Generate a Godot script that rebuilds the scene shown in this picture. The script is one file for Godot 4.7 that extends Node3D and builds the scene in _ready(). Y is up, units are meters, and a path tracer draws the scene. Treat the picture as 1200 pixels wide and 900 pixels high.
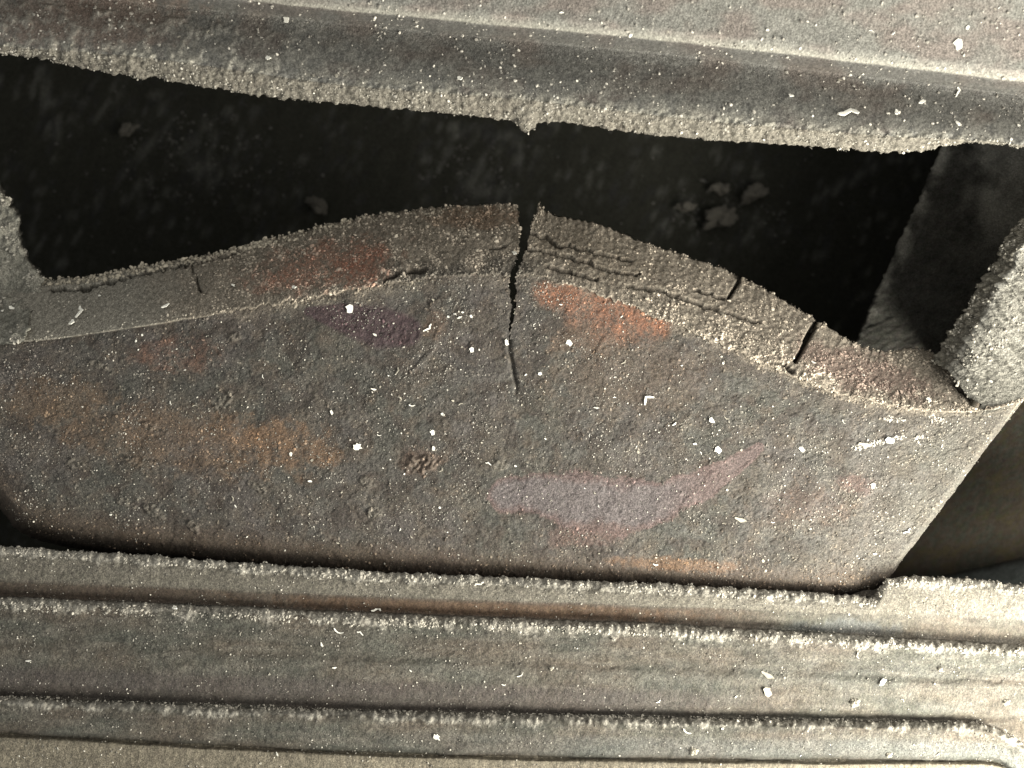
extends Node3D
# Close-up of the mouth of an old cast-iron stove: a cracked arched plate, the rail over it and the moulded frame under it.
# Lengths on the plate are laid out in quarter millimetres (K), then turned by F, the tilt of the stove's sloping front.

const K := 0.00025
const D := 0.30
var F := Transform3D(Basis(Vector3.RIGHT, deg_to_rad(-40.0)), Vector3(0, 0.3, 0))
var rng := RandomNumberGenerator.new()
var nz := FastNoiseLite.new()      # broad
var nf := FastNoiseLite.new()      # fine
var nc := FastNoiseLite.new()      # cellular lumps
var M := {}
var used := {}
var grains := []
var chips := []


func _ready() -> void:
	rng.seed = 7
	# --- camera
	var cam := Camera3D.new()
	cam.name = "camera"
	cam.fov = rad_to_deg(2.0 * atan(450.0 * K / D))
	cam.near = 0.01
	cam.far = 5.0
	add_child(cam)
	var lens := CameraAttributesPhysical.new()      # a slight softness away from the plate
	lens.frustum_focal_length = 12.0 / (450.0 * K / D)
	lens.frustum_focus_distance = D
	lens.frustum_near = 0.01
	lens.frustum_far = 5.0
	lens.exposure_aperture = 9.0
	cam.attributes = lens
	cam.transform = F * Transform3D(Basis(), Vector3(0, 0, D))
	# --- the dim room and the exposure
	var we := WorldEnvironment.new()
	var env := Environment.new()
	env.background_mode = Environment.BG_COLOR
	env.background_color = Color(0.82, 0.82, 0.805)
	env.tonemap_mode = Environment.TONE_MAPPER_LINEAR
	env.tonemap_exposure = 1.15
	env.sdfgi_enabled = true
	env.ssao_enabled = true
	env.ssil_enabled = true
	we.environment = env
	we.name = "surroundings"
	add_child(we)
	# --- the one lamp, off to the lower right in front of the stove
	var lamp := AreaLight3D.new()
	lamp.name = "room_lamp"
	lamp.area_size = Vector2(0.20, 0.20)
	lamp.light_color = Color(1.0, 0.982, 0.94)
	lamp.light_energy = 0.165
	lamp.shadow_enabled = true
	lamp.area_range = 3.0
	add_child(lamp)
	var lp: Vector3 = F * Vector3(0.24, -0.07, 0.15)
	lamp.look_at_from_position(lp, F * Vector3(-0.01, -0.02, 0.0), Vector3.UP)
	# and a smaller, unseen one, added to brighten the frame's lower right corner
	var low := AreaLight3D.new()
	low.name = "added_corner_light"
	low.area_size = Vector2(0.08, 0.08)
	low.light_color = Color(1.0, 0.985, 0.93)
	low.light_energy = 0.21
	low.shadow_enabled = true
	low.area_range = 3.0
	add_child(low)
	low.look_at_from_position(F * Vector3(0.205, -0.150, 0.115), F * Vector3(0.12, -0.085, 0.0), Vector3.UP)

	noises()
	materials()
	firebox()
	build_plate()
	build_rail()
	build_frame()
	build_sides()
	ash_and_flakes()


# ------------------------------------------------------------------ helpers
func noises() -> void:
	nz.seed = 3
	nz.noise_type = FastNoiseLite.TYPE_SIMPLEX_SMOOTH
	nz.frequency = 0.012
	nz.fractal_octaves = 3
	nf.seed = 11
	nf.noise_type = FastNoiseLite.TYPE_SIMPLEX
	nf.frequency = 0.11
	nf.fractal_octaves = 3
	nc.seed = 5
	nc.noise_type = FastNoiseLite.TYPE_CELLULAR
	nc.cellular_return_type = FastNoiseLite.RETURN_DISTANCE
	nc.fractal_type = FastNoiseLite.FRACTAL_NONE
	nc.frequency = 0.14
	nc.cellular_jitter = 1.0


func grain_texture(seed_: int, lo: float, span: float) -> ImageTexture:
	var r := RandomNumberGenerator.new()
	r.seed = seed_
	var n := 512
	var a := PackedFloat32Array()
	a.resize(n * n)
	for i in n * n:
		a[i] = r.randf()
	var b := PackedByteArray()
	b.resize(n * n)
	for y in n:
		var y0 := y * n
		var y1 := ((y + 1) % n) * n
		for x in n:
			var x1 := (x + 1) % n
			var v := (a[y0 + x] + a[y0 + x1] + a[y1 + x] + a[y1 + x1]) * 0.25
			v = clampf(0.5 + (v - 0.5) * 1.7, 0.0, 1.0)
			b[y0 + x] = int(255.0 * clampf(lo + span * v, 0.0, 1.0))
	return ImageTexture.create_from_image(Image.create_from_data(n, n, false, Image.FORMAT_L8, b))


func materials() -> void:
	var g := grain_texture(21, 0.5, 0.5)
	var h := grain_texture(22, 0.0, 1.0)
	var rn := FastNoiseLite.new()
	rn.seed = 9
	rn.frequency = 0.012
	rn.fractal_octaves = 5
	var ri := rn.get_seamless_image(512, 512).get_data()
	for i in ri.size():
		ri[i] = int(160 + ri[i] * 0.36)
	var rough := ImageTexture.create_from_image(Image.create_from_data(512, 512, false, Image.FORMAT_L8, ri))
	for spec in [["iron", 0.74, 0.40, 0.008], ["crust", 0.95, 0.2, 0.016], ["soot", 0.97, 0.15, 0.01]]:
		var m := StandardMaterial3D.new()
		m.resource_name = spec[0]
		m.vertex_color_use_as_albedo = true
		m.albedo_texture = g
		m.roughness = spec[1]
		m.metallic_specular = spec[2]
		if spec[0] == "iron":
			m.roughness_texture = rough
			m.roughness = 1.0
		m.uv1_triplanar = true
		m.uv1_scale = Vector3.ONE * 15.0
		m.heightmap_enabled = true
		m.heightmap_texture = h
		m.heightmap_scale = spec[3]
		M[spec[0]] = m
	var a := StandardMaterial3D.new()
	a.resource_name = "ash"
	a.vertex_color_use_as_albedo = true
	a.roughness = 1.0
	a.metallic_specular = 0.1
	M.ash = a
	var fl := StandardMaterial3D.new()
	fl.resource_name = "white ash"
	fl.albedo_color = Color(0.84, 0.83, 0.79)
	fl.roughness = 0.95
	fl.metallic_specular = 0.15
	M.flake = fl
	var fd := fl.duplicate()
	fd.resource_name = "dull ash"
	fd.albedo_color = Color(0.60, 0.58, 0.53)
	M.dull = fd


func numbered(called: String) -> String:
	if not used.has(called):
		used[called] = 0
		return called
	used[called] += 1
	return "%s_%03d" % [called, used[called]]


func tag(o: Node, label: String, category: String, group := "", kind := "") -> Node:
	if label:
		o.set_meta("label", label)
	if category:
		o.set_meta("category", category)
	if group:
		o.set_meta("group", group)
	if kind:
		o.set_meta("kind", kind)
	return o


func thing(called: String, base: Vector3) -> Node3D:
	var o := Node3D.new()
	o.name = numbered(called)
	add_child(o, true)
	o.transform = F * Transform3D(Basis(), base)
	return o


func part(called: String, mesh: Mesh, mat: Material, parent: Node3D) -> MeshInstance3D:
	var o := MeshInstance3D.new()
	o.name = called
	o.mesh = mesh
	o.material_override = mat
	parent.add_child(o, true)
	return o


func at(px: float, py: float, z: float) -> Vector3:
	var s := (D - z) / D
	return Vector3((px - 600.0) * K * s, (450.0 - py) * K * s, z)


func line(pts: Array, x: float) -> float:      # smooth curve through points, x ascending
	var n := pts.size()
	if x <= pts[0].x:
		return pts[0].y
	for i in range(1, n):
		if x < pts[i].x:
			var a: Vector2 = pts[i - 1]
			var b: Vector2 = pts[i]
			var p: Vector2 = pts[maxi(i - 2, 0)]
			var q: Vector2 = pts[mini(i + 1, n - 1)]
			var h := b.x - a.x
			var m0 := (b.y - p.y) / (b.x - p.x)
			var m1 := (q.y - a.y) / (q.x - a.x)
			var t := (x - a.x) / h
			var t2 := t * t
			var t3 := t2 * t
			return (2 * t3 - 3 * t2 + 1) * a.y + (t3 - 2 * t2 + t) * h * m0 + (3 * t2 - 2 * t3) * b.y + (t3 - t2) * h * m1
	return pts[n - 1].y


func ss(a: float, b: float, x: float) -> float:
	return smoothstep(a, b, x)


func blob(x: float, y: float, cx: float, cy: float, rx: float, ry: float, turn := 0.0) -> float:
	var dx := x - cx
	var dy := y - cy
	if absf(dx) > 2.0 * maxf(rx, ry) or absf(dy) > 2.0 * maxf(rx, ry):
		return 0.0
	var c := cos(turn)
	var s := sin(turn)
	var u := (dx * c + dy * s) / rx
	var v := (dy * c - dx * s) / ry
	var d := sqrt(u * u + v * v) + 0.45 * nz.get_noise_2d(x * 3.0, y * 3.0) + 0.2 * nf.get_noise_2d(x, y)
	return 1.0 - ss(0.55, 1.15, d)


func seg(x: float, y: float, pts: Array) -> float:   # signed closeness to a polyline of (x, y, half width): >0 inside, in units of width
	var best := -9.0
	for i in range(1, pts.size()):
		var a: Vector3 = pts[i - 1]
		var b: Vector3 = pts[i]
		var abx := b.x - a.x
		var aby := b.y - a.y
		var t := clampf(((x - a.x) * abx + (y - a.y) * aby) / (abx * abx + aby * aby), 0.0, 1.0)
		var dx := x - a.x - abx * t
		var dy := y - a.y - aby * t
		var w := lerpf(a.z, b.z, t)
		best = maxf(best, 1.0 - sqrt(dx * dx + dy * dy) / w)
	return best


class Sheet:
	var nc := 0
	var nr := 0
	var p := PackedVector3Array()
	var c := PackedColorArray()
	var n := PackedVector3Array()
	var q := PackedVector2Array()     # where on the layout
	var bins := {}
	var lo := -1      # columns past which the sheet folds into the crack
	var hi := -1

	func _init(cols: int, rows: int) -> void:
		nc = cols
		nr = rows
		p.resize(cols * rows)
		c.resize(cols * rows)
		n.resize(cols * rows)
		q.resize(cols * rows)

	func normals() -> void:
		for r in nr:
			for k in nc:
				var l := p[r * nc + (k if k == lo else maxi(k - 1, 0))]
				var rr := p[r * nc + (k if k == hi else mini(k + 1, nc - 1))]
				var u := p[maxi(r - 1, 0) * nc + k]
				var d := p[mini(r + 1, nr - 1) * nc + k]
				n[r * nc + k] = (d - u).cross(rr - l).normalized()    # rows run down the picture, columns to the right

	func smooth_push(amount: PackedFloat32Array) -> void:      # move along the normals
		for i in p.size():
			p[i] += n[i] * amount[i]
		normals()

	func mesh(c0: int, c1: int, r0: int, r1: int, base: Vector3) -> ArrayMesh:
		var w := c1 - c0 + 1
		var hh := r1 - r0 + 1
		var vp := PackedVector3Array()
		var vn := PackedVector3Array()
		var vc := PackedColorArray()
		vp.resize(w * hh)
		vn.resize(w * hh)
		vc.resize(w * hh)
		for r in hh:
			for k in w:
				var s := (r + r0) * nc + k + c0
				vp[r * w + k] = p[s] - base
				vn[r * w + k] = n[s]
				vc[r * w + k] = c[s]
		var ix := PackedInt32Array()
		ix.resize((w - 1) * (hh - 1) * 6)
		var j := 0
		for r in hh - 1:
			for k in w - 1:
				var a := r * w + k
				ix[j] = a
				ix[j + 1] = a + 1
				ix[j + 2] = a + w
				ix[j + 3] = a + 1
				ix[j + 4] = a + w + 1
				ix[j + 5] = a + w
				j += 6
		var arr := []
		arr.resize(Mesh.ARRAY_MAX)
		arr[Mesh.ARRAY_VERTEX] = vp
		arr[Mesh.ARRAY_NORMAL] = vn
		arr[Mesh.ARRAY_COLOR] = vc
		arr[Mesh.ARRAY_INDEX] = ix
		var m := ArrayMesh.new()
		m.add_surface_from_arrays(Mesh.PRIMITIVE_TRIANGLES, arr)
		return m

	func index(r0: int, r1: int) -> void:
		for r in range(r0, r1 + 1):
			for k in nc:
				var s := r * nc + k
				bins[Vector2i((q[s] / 3.0).floor())] = s

	func find(x: float, y: float) -> int:
		var o := Vector2i((Vector2(x, y) / 3.0).floor())
		for rad in 5:
			for dy in range(-rad, rad + 1):
				for dx in range(-rad, rad + 1):
					if maxi(absi(dx), absi(dy)) == rad and bins.has(o + Vector2i(dx, dy)):
						return bins[o + Vector2i(dx, dy)]
		return -1


func box_mesh(size: Vector3) -> BoxMesh:
	var b := BoxMesh.new()
	b.size = size
	return b


func spread(pts: Array, per: float) -> Array:     # control rows -> list of (segment, t)
	var rows := []
	for i in range(pts.size() - 1):
		var n := maxi(1, int(round(pts[i] / per)))
		for j in n:
			rows.append([i, float(j) / n])
	return rows


var soot: Sheet
const SCRAPES := [
	[Vector3(45, 70, 4), Vector3(52, 120, 6), Vector3(58, 190, 3)],
	[Vector3(130, 215, 3), Vector3(175, 165, 6), Vector3(200, 140, 3)],
	[Vector3(742, 296, 2), Vector3(770, 270, 4), Vector3(800, 252, 3)],
	[Vector3(955, 235, 3), Vector3(1000, 212, 6), Vector3(1032, 192, 5)],
	[Vector3(215, 170, 10), Vector3(245, 205, 14), Vector3(270, 195, 8)],
	[Vector3(530, 150, 5), Vector3(600, 160, 8), Vector3(610, 200, 4)],
	[Vector3(560, 215, 16), Vector3(590, 225, 10)]]


# ------------------------------------------------------------------ the dark firebox behind
func firebox() -> void:
	# back wall: sooty, lumpy
	var cols := 240
	var rows := 110
	var s := Sheet.new(cols, rows)
	for r in rows:
		for k in cols:
			var x := lerpf(-0.27, 0.27, float(k) / (cols - 1))
			var y := lerpf(0.20, -0.17, float(r) / (rows - 1))
			var u := x * 4000.0
			var v := -y * 4000.0
			var lump := maxf(0.0, nz.get_noise_2d(u * 1.6 + 900, v * 1.6))
			var z := -0.132 + 0.002 * lump + 0.0003 * nf.get_noise_2d(u * 0.5, v * 0.5) + 0.0004 * nz.get_noise_2d(u * 4.0, v * 4.0)
			var i := r * cols + k
			s.p[i] = Vector3(x, y, z)
			var d := 0.04 + 0.06 * ss(0.12, 0.55, nz.get_noise_2d(u * 3.0 + 50, v * 3.0) * 0.7 + 0.6 * nf.get_noise_2d(u * 0.6, v * 0.6)) * ss(0.0, 0.35, nz.get_noise_2d(u * 0.7, v * 0.7) + 0.15)
			# faint scrapes where soot came off
			var sx := u / 1.43 + 600.0
			var sy := v / 1.43 + 450.0
			for l in SCRAPES:
				d += 0.05 * ss(-0.6, 0.6, seg(sx, sy + 5.0 * nz.get_noise_2d(sx * 2.0, sy), l)) * clampf(0.6 + 1.4 * nf.get_noise_2d(u * 0.4, v * 0.4), 0, 1.2)
			s.q[i] = Vector2(sx, sy)
			s.c[i] = Color(d * 1.0, d * 1.0, d * 0.88)
	s.normals()
	soot = s
	var w := part("back_wall", s.mesh(0, cols - 1, 0, rows - 1, Vector3.ZERO), M.soot, self)
	w.transform = F
	tag(w, "dark sooty back wall of the firebox behind the arched plate", "wall", "", "structure")
	var m := StandardMaterial3D.new()
	m.albedo_color = Color(0.2, 0.195, 0.18)
	m.roughness = 0.95
	var walls := [
		["ceiling", Vector3(0.56, 0.01, 0.15), Vector3(0, 0.195, -0.065), "dark sooty ceiling of the firebox over the opening"],
		["floor", Vector3(0.56, 0.01, 0.15), Vector3(0, -0.165, -0.065), "dark sooty floor of the firebox under the plate"],
		["side_wall", Vector3(0.01, 0.37, 0.15), Vector3(-0.275, 0.015, -0.065), "dark sooty left side wall of the firebox"],
		["side_wall", Vector3(0.01, 0.37, 0.15), Vector3(0.275, 0.015, -0.065), "dark sooty right side wall of the firebox"]]
	for a in walls:
		var o := part(numbered(a[0]), box_mesh(a[1]), m, self)
		o.transform = F * Transform3D(Basis(), a[2])
		tag(o, a[3], "wall", "", "structure")


# ------------------------------------------------------------------ the cracked plate
const TOPLINE := [Vector2(-80, 410), Vector2(0, 403), Vector2(60, 398), Vector2(120, 390), Vector2(200, 378), Vector2(300, 360), Vector2(400, 343), Vector2(470, 330), Vector2(540, 324), Vector2(600, 322), Vector2(640, 328), Vector2(700, 344), Vector2(770, 372), Vector2(850, 408), Vector2(930, 442), Vector2(1000, 467), Vector2(1060, 480), Vector2(1120, 483), Vector2(1160, 480), Vector2(1198, 470)]
const CREST := [Vector2(-80, 331), Vector2(40, 328), Vector2(100, 325), Vector2(150, 315), Vector2(220, 303), Vector2(300, 285), Vector2(380, 264), Vector2(450, 250), Vector2(530, 242), Vector2(604, 239), Vector2(626, 246), Vector2(640, 250), Vector2(700, 263), Vector2(760, 286), Vector2(820, 305), Vector2(870, 325), Vector2(930, 359), Vector2(960, 376), Vector2(1000, 401), Vector2(1028, 411), Vector2(1060, 409), Vector2(1088, 411), Vector2(1120, 440), Vector2(1150, 473), Vector2(1198, 468)]
const FOOT := [Vector2(-80, 560), Vector2(-20, 572), Vector2(0, 588), Vector2(20, 612), Vector2(50, 626), Vector2(120, 640), Vector2(250, 655), Vector2(400, 672), Vector2(600, 686), Vector2(800, 697), Vector2(900, 701), Vector2(1025, 699)]
const GAP_L := [Vector2(230, 606), Vector2(265, 608.5), Vector2(290, 607.5), Vector2(308, 603), Vector2(322, 598), Vector2(335, 596), Vector2(347, 597.5), Vector2(362, 599.5), Vector2(375, 598), Vector2(397, 596.5), Vector2(402, 597)]   # (y, x)
const GAP_R := [Vector2(230, 634), Vector2(250, 630), Vector2(262, 624), Vector2(285, 618), Vector2(305, 612), Vector2(325, 605.5), Vector2(345, 604.5), Vector2(365, 604), Vector2(380, 600.5), Vector2(397, 597.5), Vector2(402, 597)]
const SEAM := [Vector2(395, 597), Vector2(412, 597), Vector2(425, 600), Vector2(440, 602), Vector2(455, 605), Vector2(475, 601), Vector2(700, 600)]
var plates := []


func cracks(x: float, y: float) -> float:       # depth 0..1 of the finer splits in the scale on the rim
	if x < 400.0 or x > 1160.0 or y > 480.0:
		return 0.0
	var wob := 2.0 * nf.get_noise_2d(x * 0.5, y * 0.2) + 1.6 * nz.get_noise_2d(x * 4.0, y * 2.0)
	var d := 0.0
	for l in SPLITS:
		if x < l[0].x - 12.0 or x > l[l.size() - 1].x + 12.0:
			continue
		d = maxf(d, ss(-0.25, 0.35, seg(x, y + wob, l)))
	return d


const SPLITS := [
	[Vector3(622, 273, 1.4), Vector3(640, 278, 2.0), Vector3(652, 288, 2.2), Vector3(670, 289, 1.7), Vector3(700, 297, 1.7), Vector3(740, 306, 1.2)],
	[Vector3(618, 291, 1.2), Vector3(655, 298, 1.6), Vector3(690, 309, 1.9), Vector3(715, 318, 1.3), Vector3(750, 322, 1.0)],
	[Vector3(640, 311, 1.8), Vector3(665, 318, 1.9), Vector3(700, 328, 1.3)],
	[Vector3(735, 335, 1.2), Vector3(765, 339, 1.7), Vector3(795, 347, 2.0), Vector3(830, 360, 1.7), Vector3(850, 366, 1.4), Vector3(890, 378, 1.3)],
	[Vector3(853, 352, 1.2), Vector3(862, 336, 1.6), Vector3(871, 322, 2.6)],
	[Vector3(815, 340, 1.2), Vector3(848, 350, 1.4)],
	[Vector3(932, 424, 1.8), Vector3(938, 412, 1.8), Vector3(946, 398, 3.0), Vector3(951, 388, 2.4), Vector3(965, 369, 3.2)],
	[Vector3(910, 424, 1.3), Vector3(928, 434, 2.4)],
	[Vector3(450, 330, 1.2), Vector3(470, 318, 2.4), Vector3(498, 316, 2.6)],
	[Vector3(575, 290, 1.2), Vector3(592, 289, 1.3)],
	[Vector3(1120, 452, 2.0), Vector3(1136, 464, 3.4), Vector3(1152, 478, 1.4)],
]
const SPLITS_LEFT := [
	[Vector3(225, 309, 0.8), Vector3(226, 318, 1.2), Vector3(231, 324, 0.5), Vector3(232, 336, 0.9), Vector3(237, 343, 0.5)],
	[Vector3(60, 340, 2.5), Vector3(100, 338, 3.0), Vector3(160, 322, 2.0), Vector3(220, 310, 1.5), Vector3(290, 294, 1.0)],
]


func cracks_left(x: float, y: float) -> float:
	if x > 300.0:
		return 0.0
	var d := 0.0
	var wob := 3.0 * nf.get_noise_2d(x * 0.7, y * 0.7)
	for l in SPLITS_LEFT:
		d = maxf(d, ss(-0.2, 0.6, seg(x, y + wob, l)))
	return d


const SCABS := [[160.0, 540.0, 24.0, 5.0, 0.1], [148.0, 590.0, 13.0, 5.0, 0.4], [183.0, 601.0, 17.0, 7.0, 0.5], [226.0, 617.0, 11.0, 6.0, 0.6], [262.0, 470.0, 14.0, 7.0, -0.8], [175.0, 498.0, 10.0, 6.0, 0.0], [88.0, 542.0, 12.0, 7.0, 0.2], [300.0, 570.0, 14.0, 5.0, 0.5], [440.0, 600.0, 10.0, 6.0, 0.3], [495.0, 543.0, 20.0, 11.0, -0.2], [430.0, 565.0, 12.0, 5.0, 0.5], [275.0, 395.0, 12.0, 6.0, 0.2], [120.0, 430.0, 16.0, 4.0, 0.4], [585.0, 545.0, 12.0, 6.0, 0.2]]


func scab(x: float, y: float) -> float:
	var d := 0.0
	for a in SCABS:
		if absf(x - a[0]) < 50.0 and absf(y - a[1]) < 30.0:
			d = maxf(d, ss(0.3, 0.6, blob(x, y, a[0], a[1], a[2], a[3], a[4])))
	return d


func skin(x: float, y: float) -> float:        # where a thin layer of scale still sits on the iron
	return ss(-0.02, 0.03, nz.get_noise_2d(x * 1.9 + 400, y * 2.6) + 0.35 * nf.get_noise_2d(x * 0.7, y * 0.7) - 0.10)


func plate_color(x: float, y: float, rim: float) -> Color:
	var n1 := nz.get_noise_2d(x * 0.6 + 300, y * 0.6)
	var n2 := nz.get_noise_2d(x * 2.5, y * 2.5 + 77)
	var n3 := nf.get_noise_2d(x * 1.6, y * 1.6)
	# iron: warm grey, a little greener left, dustier to the right
	var c := Vector3(0.096, 0.085, 0.076)
	c = c.lerp(Vector3(0.082, 0.079, 0.067), clampf(0.5 + n1 * 1.2, 0, 1))
	c = c.lerp(Vector3(0.098, 0.078, 0.060), clampf(n2 * 1.3, 0, 0.8))
	c *= 1.0 + 0.32 * n3
	if rim < 0.5:
		var mot := nz.get_noise_2d(x * 1.7 + 800, y * 2.1)
		c = c.lerp(Vector3(0.062, 0.050, 0.041), 0.65 * ss(0.02, 0.30, mot))
		c = c.lerp(Vector3(0.128, 0.112, 0.090), 0.55 * ss(0.0, 0.35, nz.get_noise_2d(x * 1.1 + 20, y * 1.5 + 90)) * clampf(0.7 + n3, 0, 1))
		var top := line(TOPLINE, x)
		if y < top + 60.0:     # scale spilling over the rounded edge
			c = c.lerp(Vector3(0.205, 0.175, 0.138) * (1.0 + 0.4 * n3), 0.75 * ss(20, -2, y - top + 22.0 * n2 + 8.0 * n3) * ss(210, 330, x) * (1.0 - 0.6 * ss(440, 500, x) * ss(660, 600, x)))
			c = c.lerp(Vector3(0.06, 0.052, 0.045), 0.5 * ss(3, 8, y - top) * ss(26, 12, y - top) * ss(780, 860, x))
		c *= 1.0 - 0.16 * skin(x, y)
		c = c.lerp(Vector3(0.155, 0.138, 0.112) * (1.0 + 0.4 * n3), 0.55 * scab(x, y))
		c = c.lerp(Vector3(0.165, 0.155, 0.128), 0.55 * ss(900, 1190, x + (y - 560) * 0.5) * clampf(0.8 + 0.5 * n3, 0, 1))
		c = c.lerp(Vector3(0.145, 0.102, 0.070), clampf(0.58 + 0.5 * n2 + 0.3 * n3, 0, 0.85) * blob(x, y, 215, 515, 175, 42, 0.12))
		c = c.lerp(Vector3(0.18, 0.112, 0.068), clampf(0.45 + 0.7 * n2 + 0.35 * n3, 0, 0.85) * blob(x, y, 325, 520, 80, 32, 0.15))
		c = c.lerp(Vector3(0.15, 0.10, 0.062), 0.45 * blob(x, y, 60, 470, 70, 30))
		c = c.lerp(Vector3(0.18, 0.098, 0.068), clampf(0.4 + 0.6 * n2 + 0.3 * n3, 0, 0.8) * blob(x, y, 205, 414, 52, 22, 0.0))
		c = c.lerp(Vector3(0.066, 0.043, 0.046), 0.92 * clampf(ss(-0.12, 0.25, seg(x, y, [Vector3(362, 365, 6), Vector3(400, 372, 18), Vector3(445, 384, 26), Vector3(475, 388, 20)])), 0, 1))
		c = c.lerp(Vector3(0.125, 0.085, 0.06), 0.6 * blob(x, y, 510, 382, 14, 22))
		c = c.lerp(Vector3(0.14, 0.095, 0.07), 0.55 * blob(x, y, 495, 540, 30, 18))
		# orange stain right of the crack
		var o := ss(-0.6, 0.7, seg(x, y, [Vector3(632, 342, 9), Vector3(668, 353, 19), Vector3(710, 370, 27), Vector3(750, 380, 22), Vector3(775, 384, 10)]) + 0.35 * n2 + 0.15 * n3)
		c = c.lerp(Vector3(0.265, 0.124, 0.074), clampf(0.6 + 0.5 * n3 + 0.45 * n2, 0, 0.9) * o)
		c = c.lerp(Vector3(0.16, 0.105, 0.07), 0.5 * blob(x, y, 690, 395, 50, 22) * (1.0 - o))
		c = c.lerp(Vector3(0.115, 0.088, 0.066), 0.5 * blob(x, y, 740, 440, 110, 50))
		# pale purple smear
		var sm := seg(x, y, [Vector3(592, 580, 22), Vector3(625, 577, 24), Vector3(670, 586, 36), Vector3(720, 596, 38), Vector3(770, 588, 26), Vector3(825, 568, 19), Vector3(862, 545, 13), Vector3(890, 524, 6)]) + 0.22 * n2 + 0.10 * n3
		var smc := Vector3(0.138, 0.118, 0.117).lerp(Vector3(0.142, 0.092, 0.084), ss(0.5, 0.0, sm))
		smc = smc.lerp(Vector3(0.138, 0.096, 0.088), ss(760, 830, x) * 0.8)
		c = c.lerp(smc * (1.0 + 0.1 * n3), 0.85 * ss(-0.02, 0.18, sm))
		c = c.lerp(Vector3(0.12, 0.078, 0.066), 0.6 * blob(x, y, 690, 625, 55, 16, -0.15))
		c = c.lerp(Vector3(0.14, 0.075, 0.065), 0.35 * blob(x, y, 1003, 568, 24, 14))
		c = c.lerp(Vector3(0.13, 0.08, 0.062), 0.25 * blob(x, y, 945, 595, 60, 26))
		# rusty foot
		var foot := line(FOOT, x)
		c = c.lerp(Vector3(0.082, 0.060, 0.043), 0.75 * ss(46, 22, foot - y + 8.0 * n2))
		c = c.lerp(Vector3(0.19, 0.11, 0.062), 0.55 * blob(x, y, 800, 662, 90, 9, 0.05))
	else:
		c = Vector3(0.325, 0.282, 0.228)
		var g := nc.get_noise_2d(x * 1.5, y * 1.9)
		c *= 0.95 + 0.40 * n3 + 0.25 * n2 - 0.18 * clampf(g + 0.35, 0, 1)
		c = c.lerp(Vector3(0.34, 0.32, 0.272) * (1.0 + 0.3 * n3), 0.8 * ss(250, 140, x + 30 * n2))
		c = c.lerp(Vector3(0.36, 0.185, 0.13), clampf(0.5 + 0.6 * n3 + 0.5 * n2, 0, 0.85) * blob(x, y, 375, 312, 95, 30, -0.22))
		c = c.lerp(Vector3(0.34, 0.165, 0.115), clampf(0.5 + 0.6 * n3 + 0.4 * n2, 0, 0.85) * blob(x, y, 425, 318, 34, 30))
		c = c.lerp(Vector3(0.22, 0.135, 0.085), 0.5 * blob(x, y, 560, 255, 60, 14))
		c = c.lerp(Vector3(0.21, 0.178, 0.138), 0.6 * blob(x, y, 690, 300, 90, 28, 0.3))
		c = c.lerp(Vector3(0.27, 0.195, 0.165), 0.7 * blob(x, y, 1010, 435, 90, 26, 0.3))
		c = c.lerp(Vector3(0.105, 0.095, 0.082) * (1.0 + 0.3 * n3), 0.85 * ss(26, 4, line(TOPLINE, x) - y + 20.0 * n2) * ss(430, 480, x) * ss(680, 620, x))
		c = c.lerp(Vector3(0.31, 0.29, 0.24), 0.5 * ss(0.1, 0.6, nf.get_noise_2d(x * 2.3 + 90, y * 2.3)))
	return Color(maxf(c.x, 0.02), maxf(c.y, 0.02), maxf(c.z, 0.018))


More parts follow.
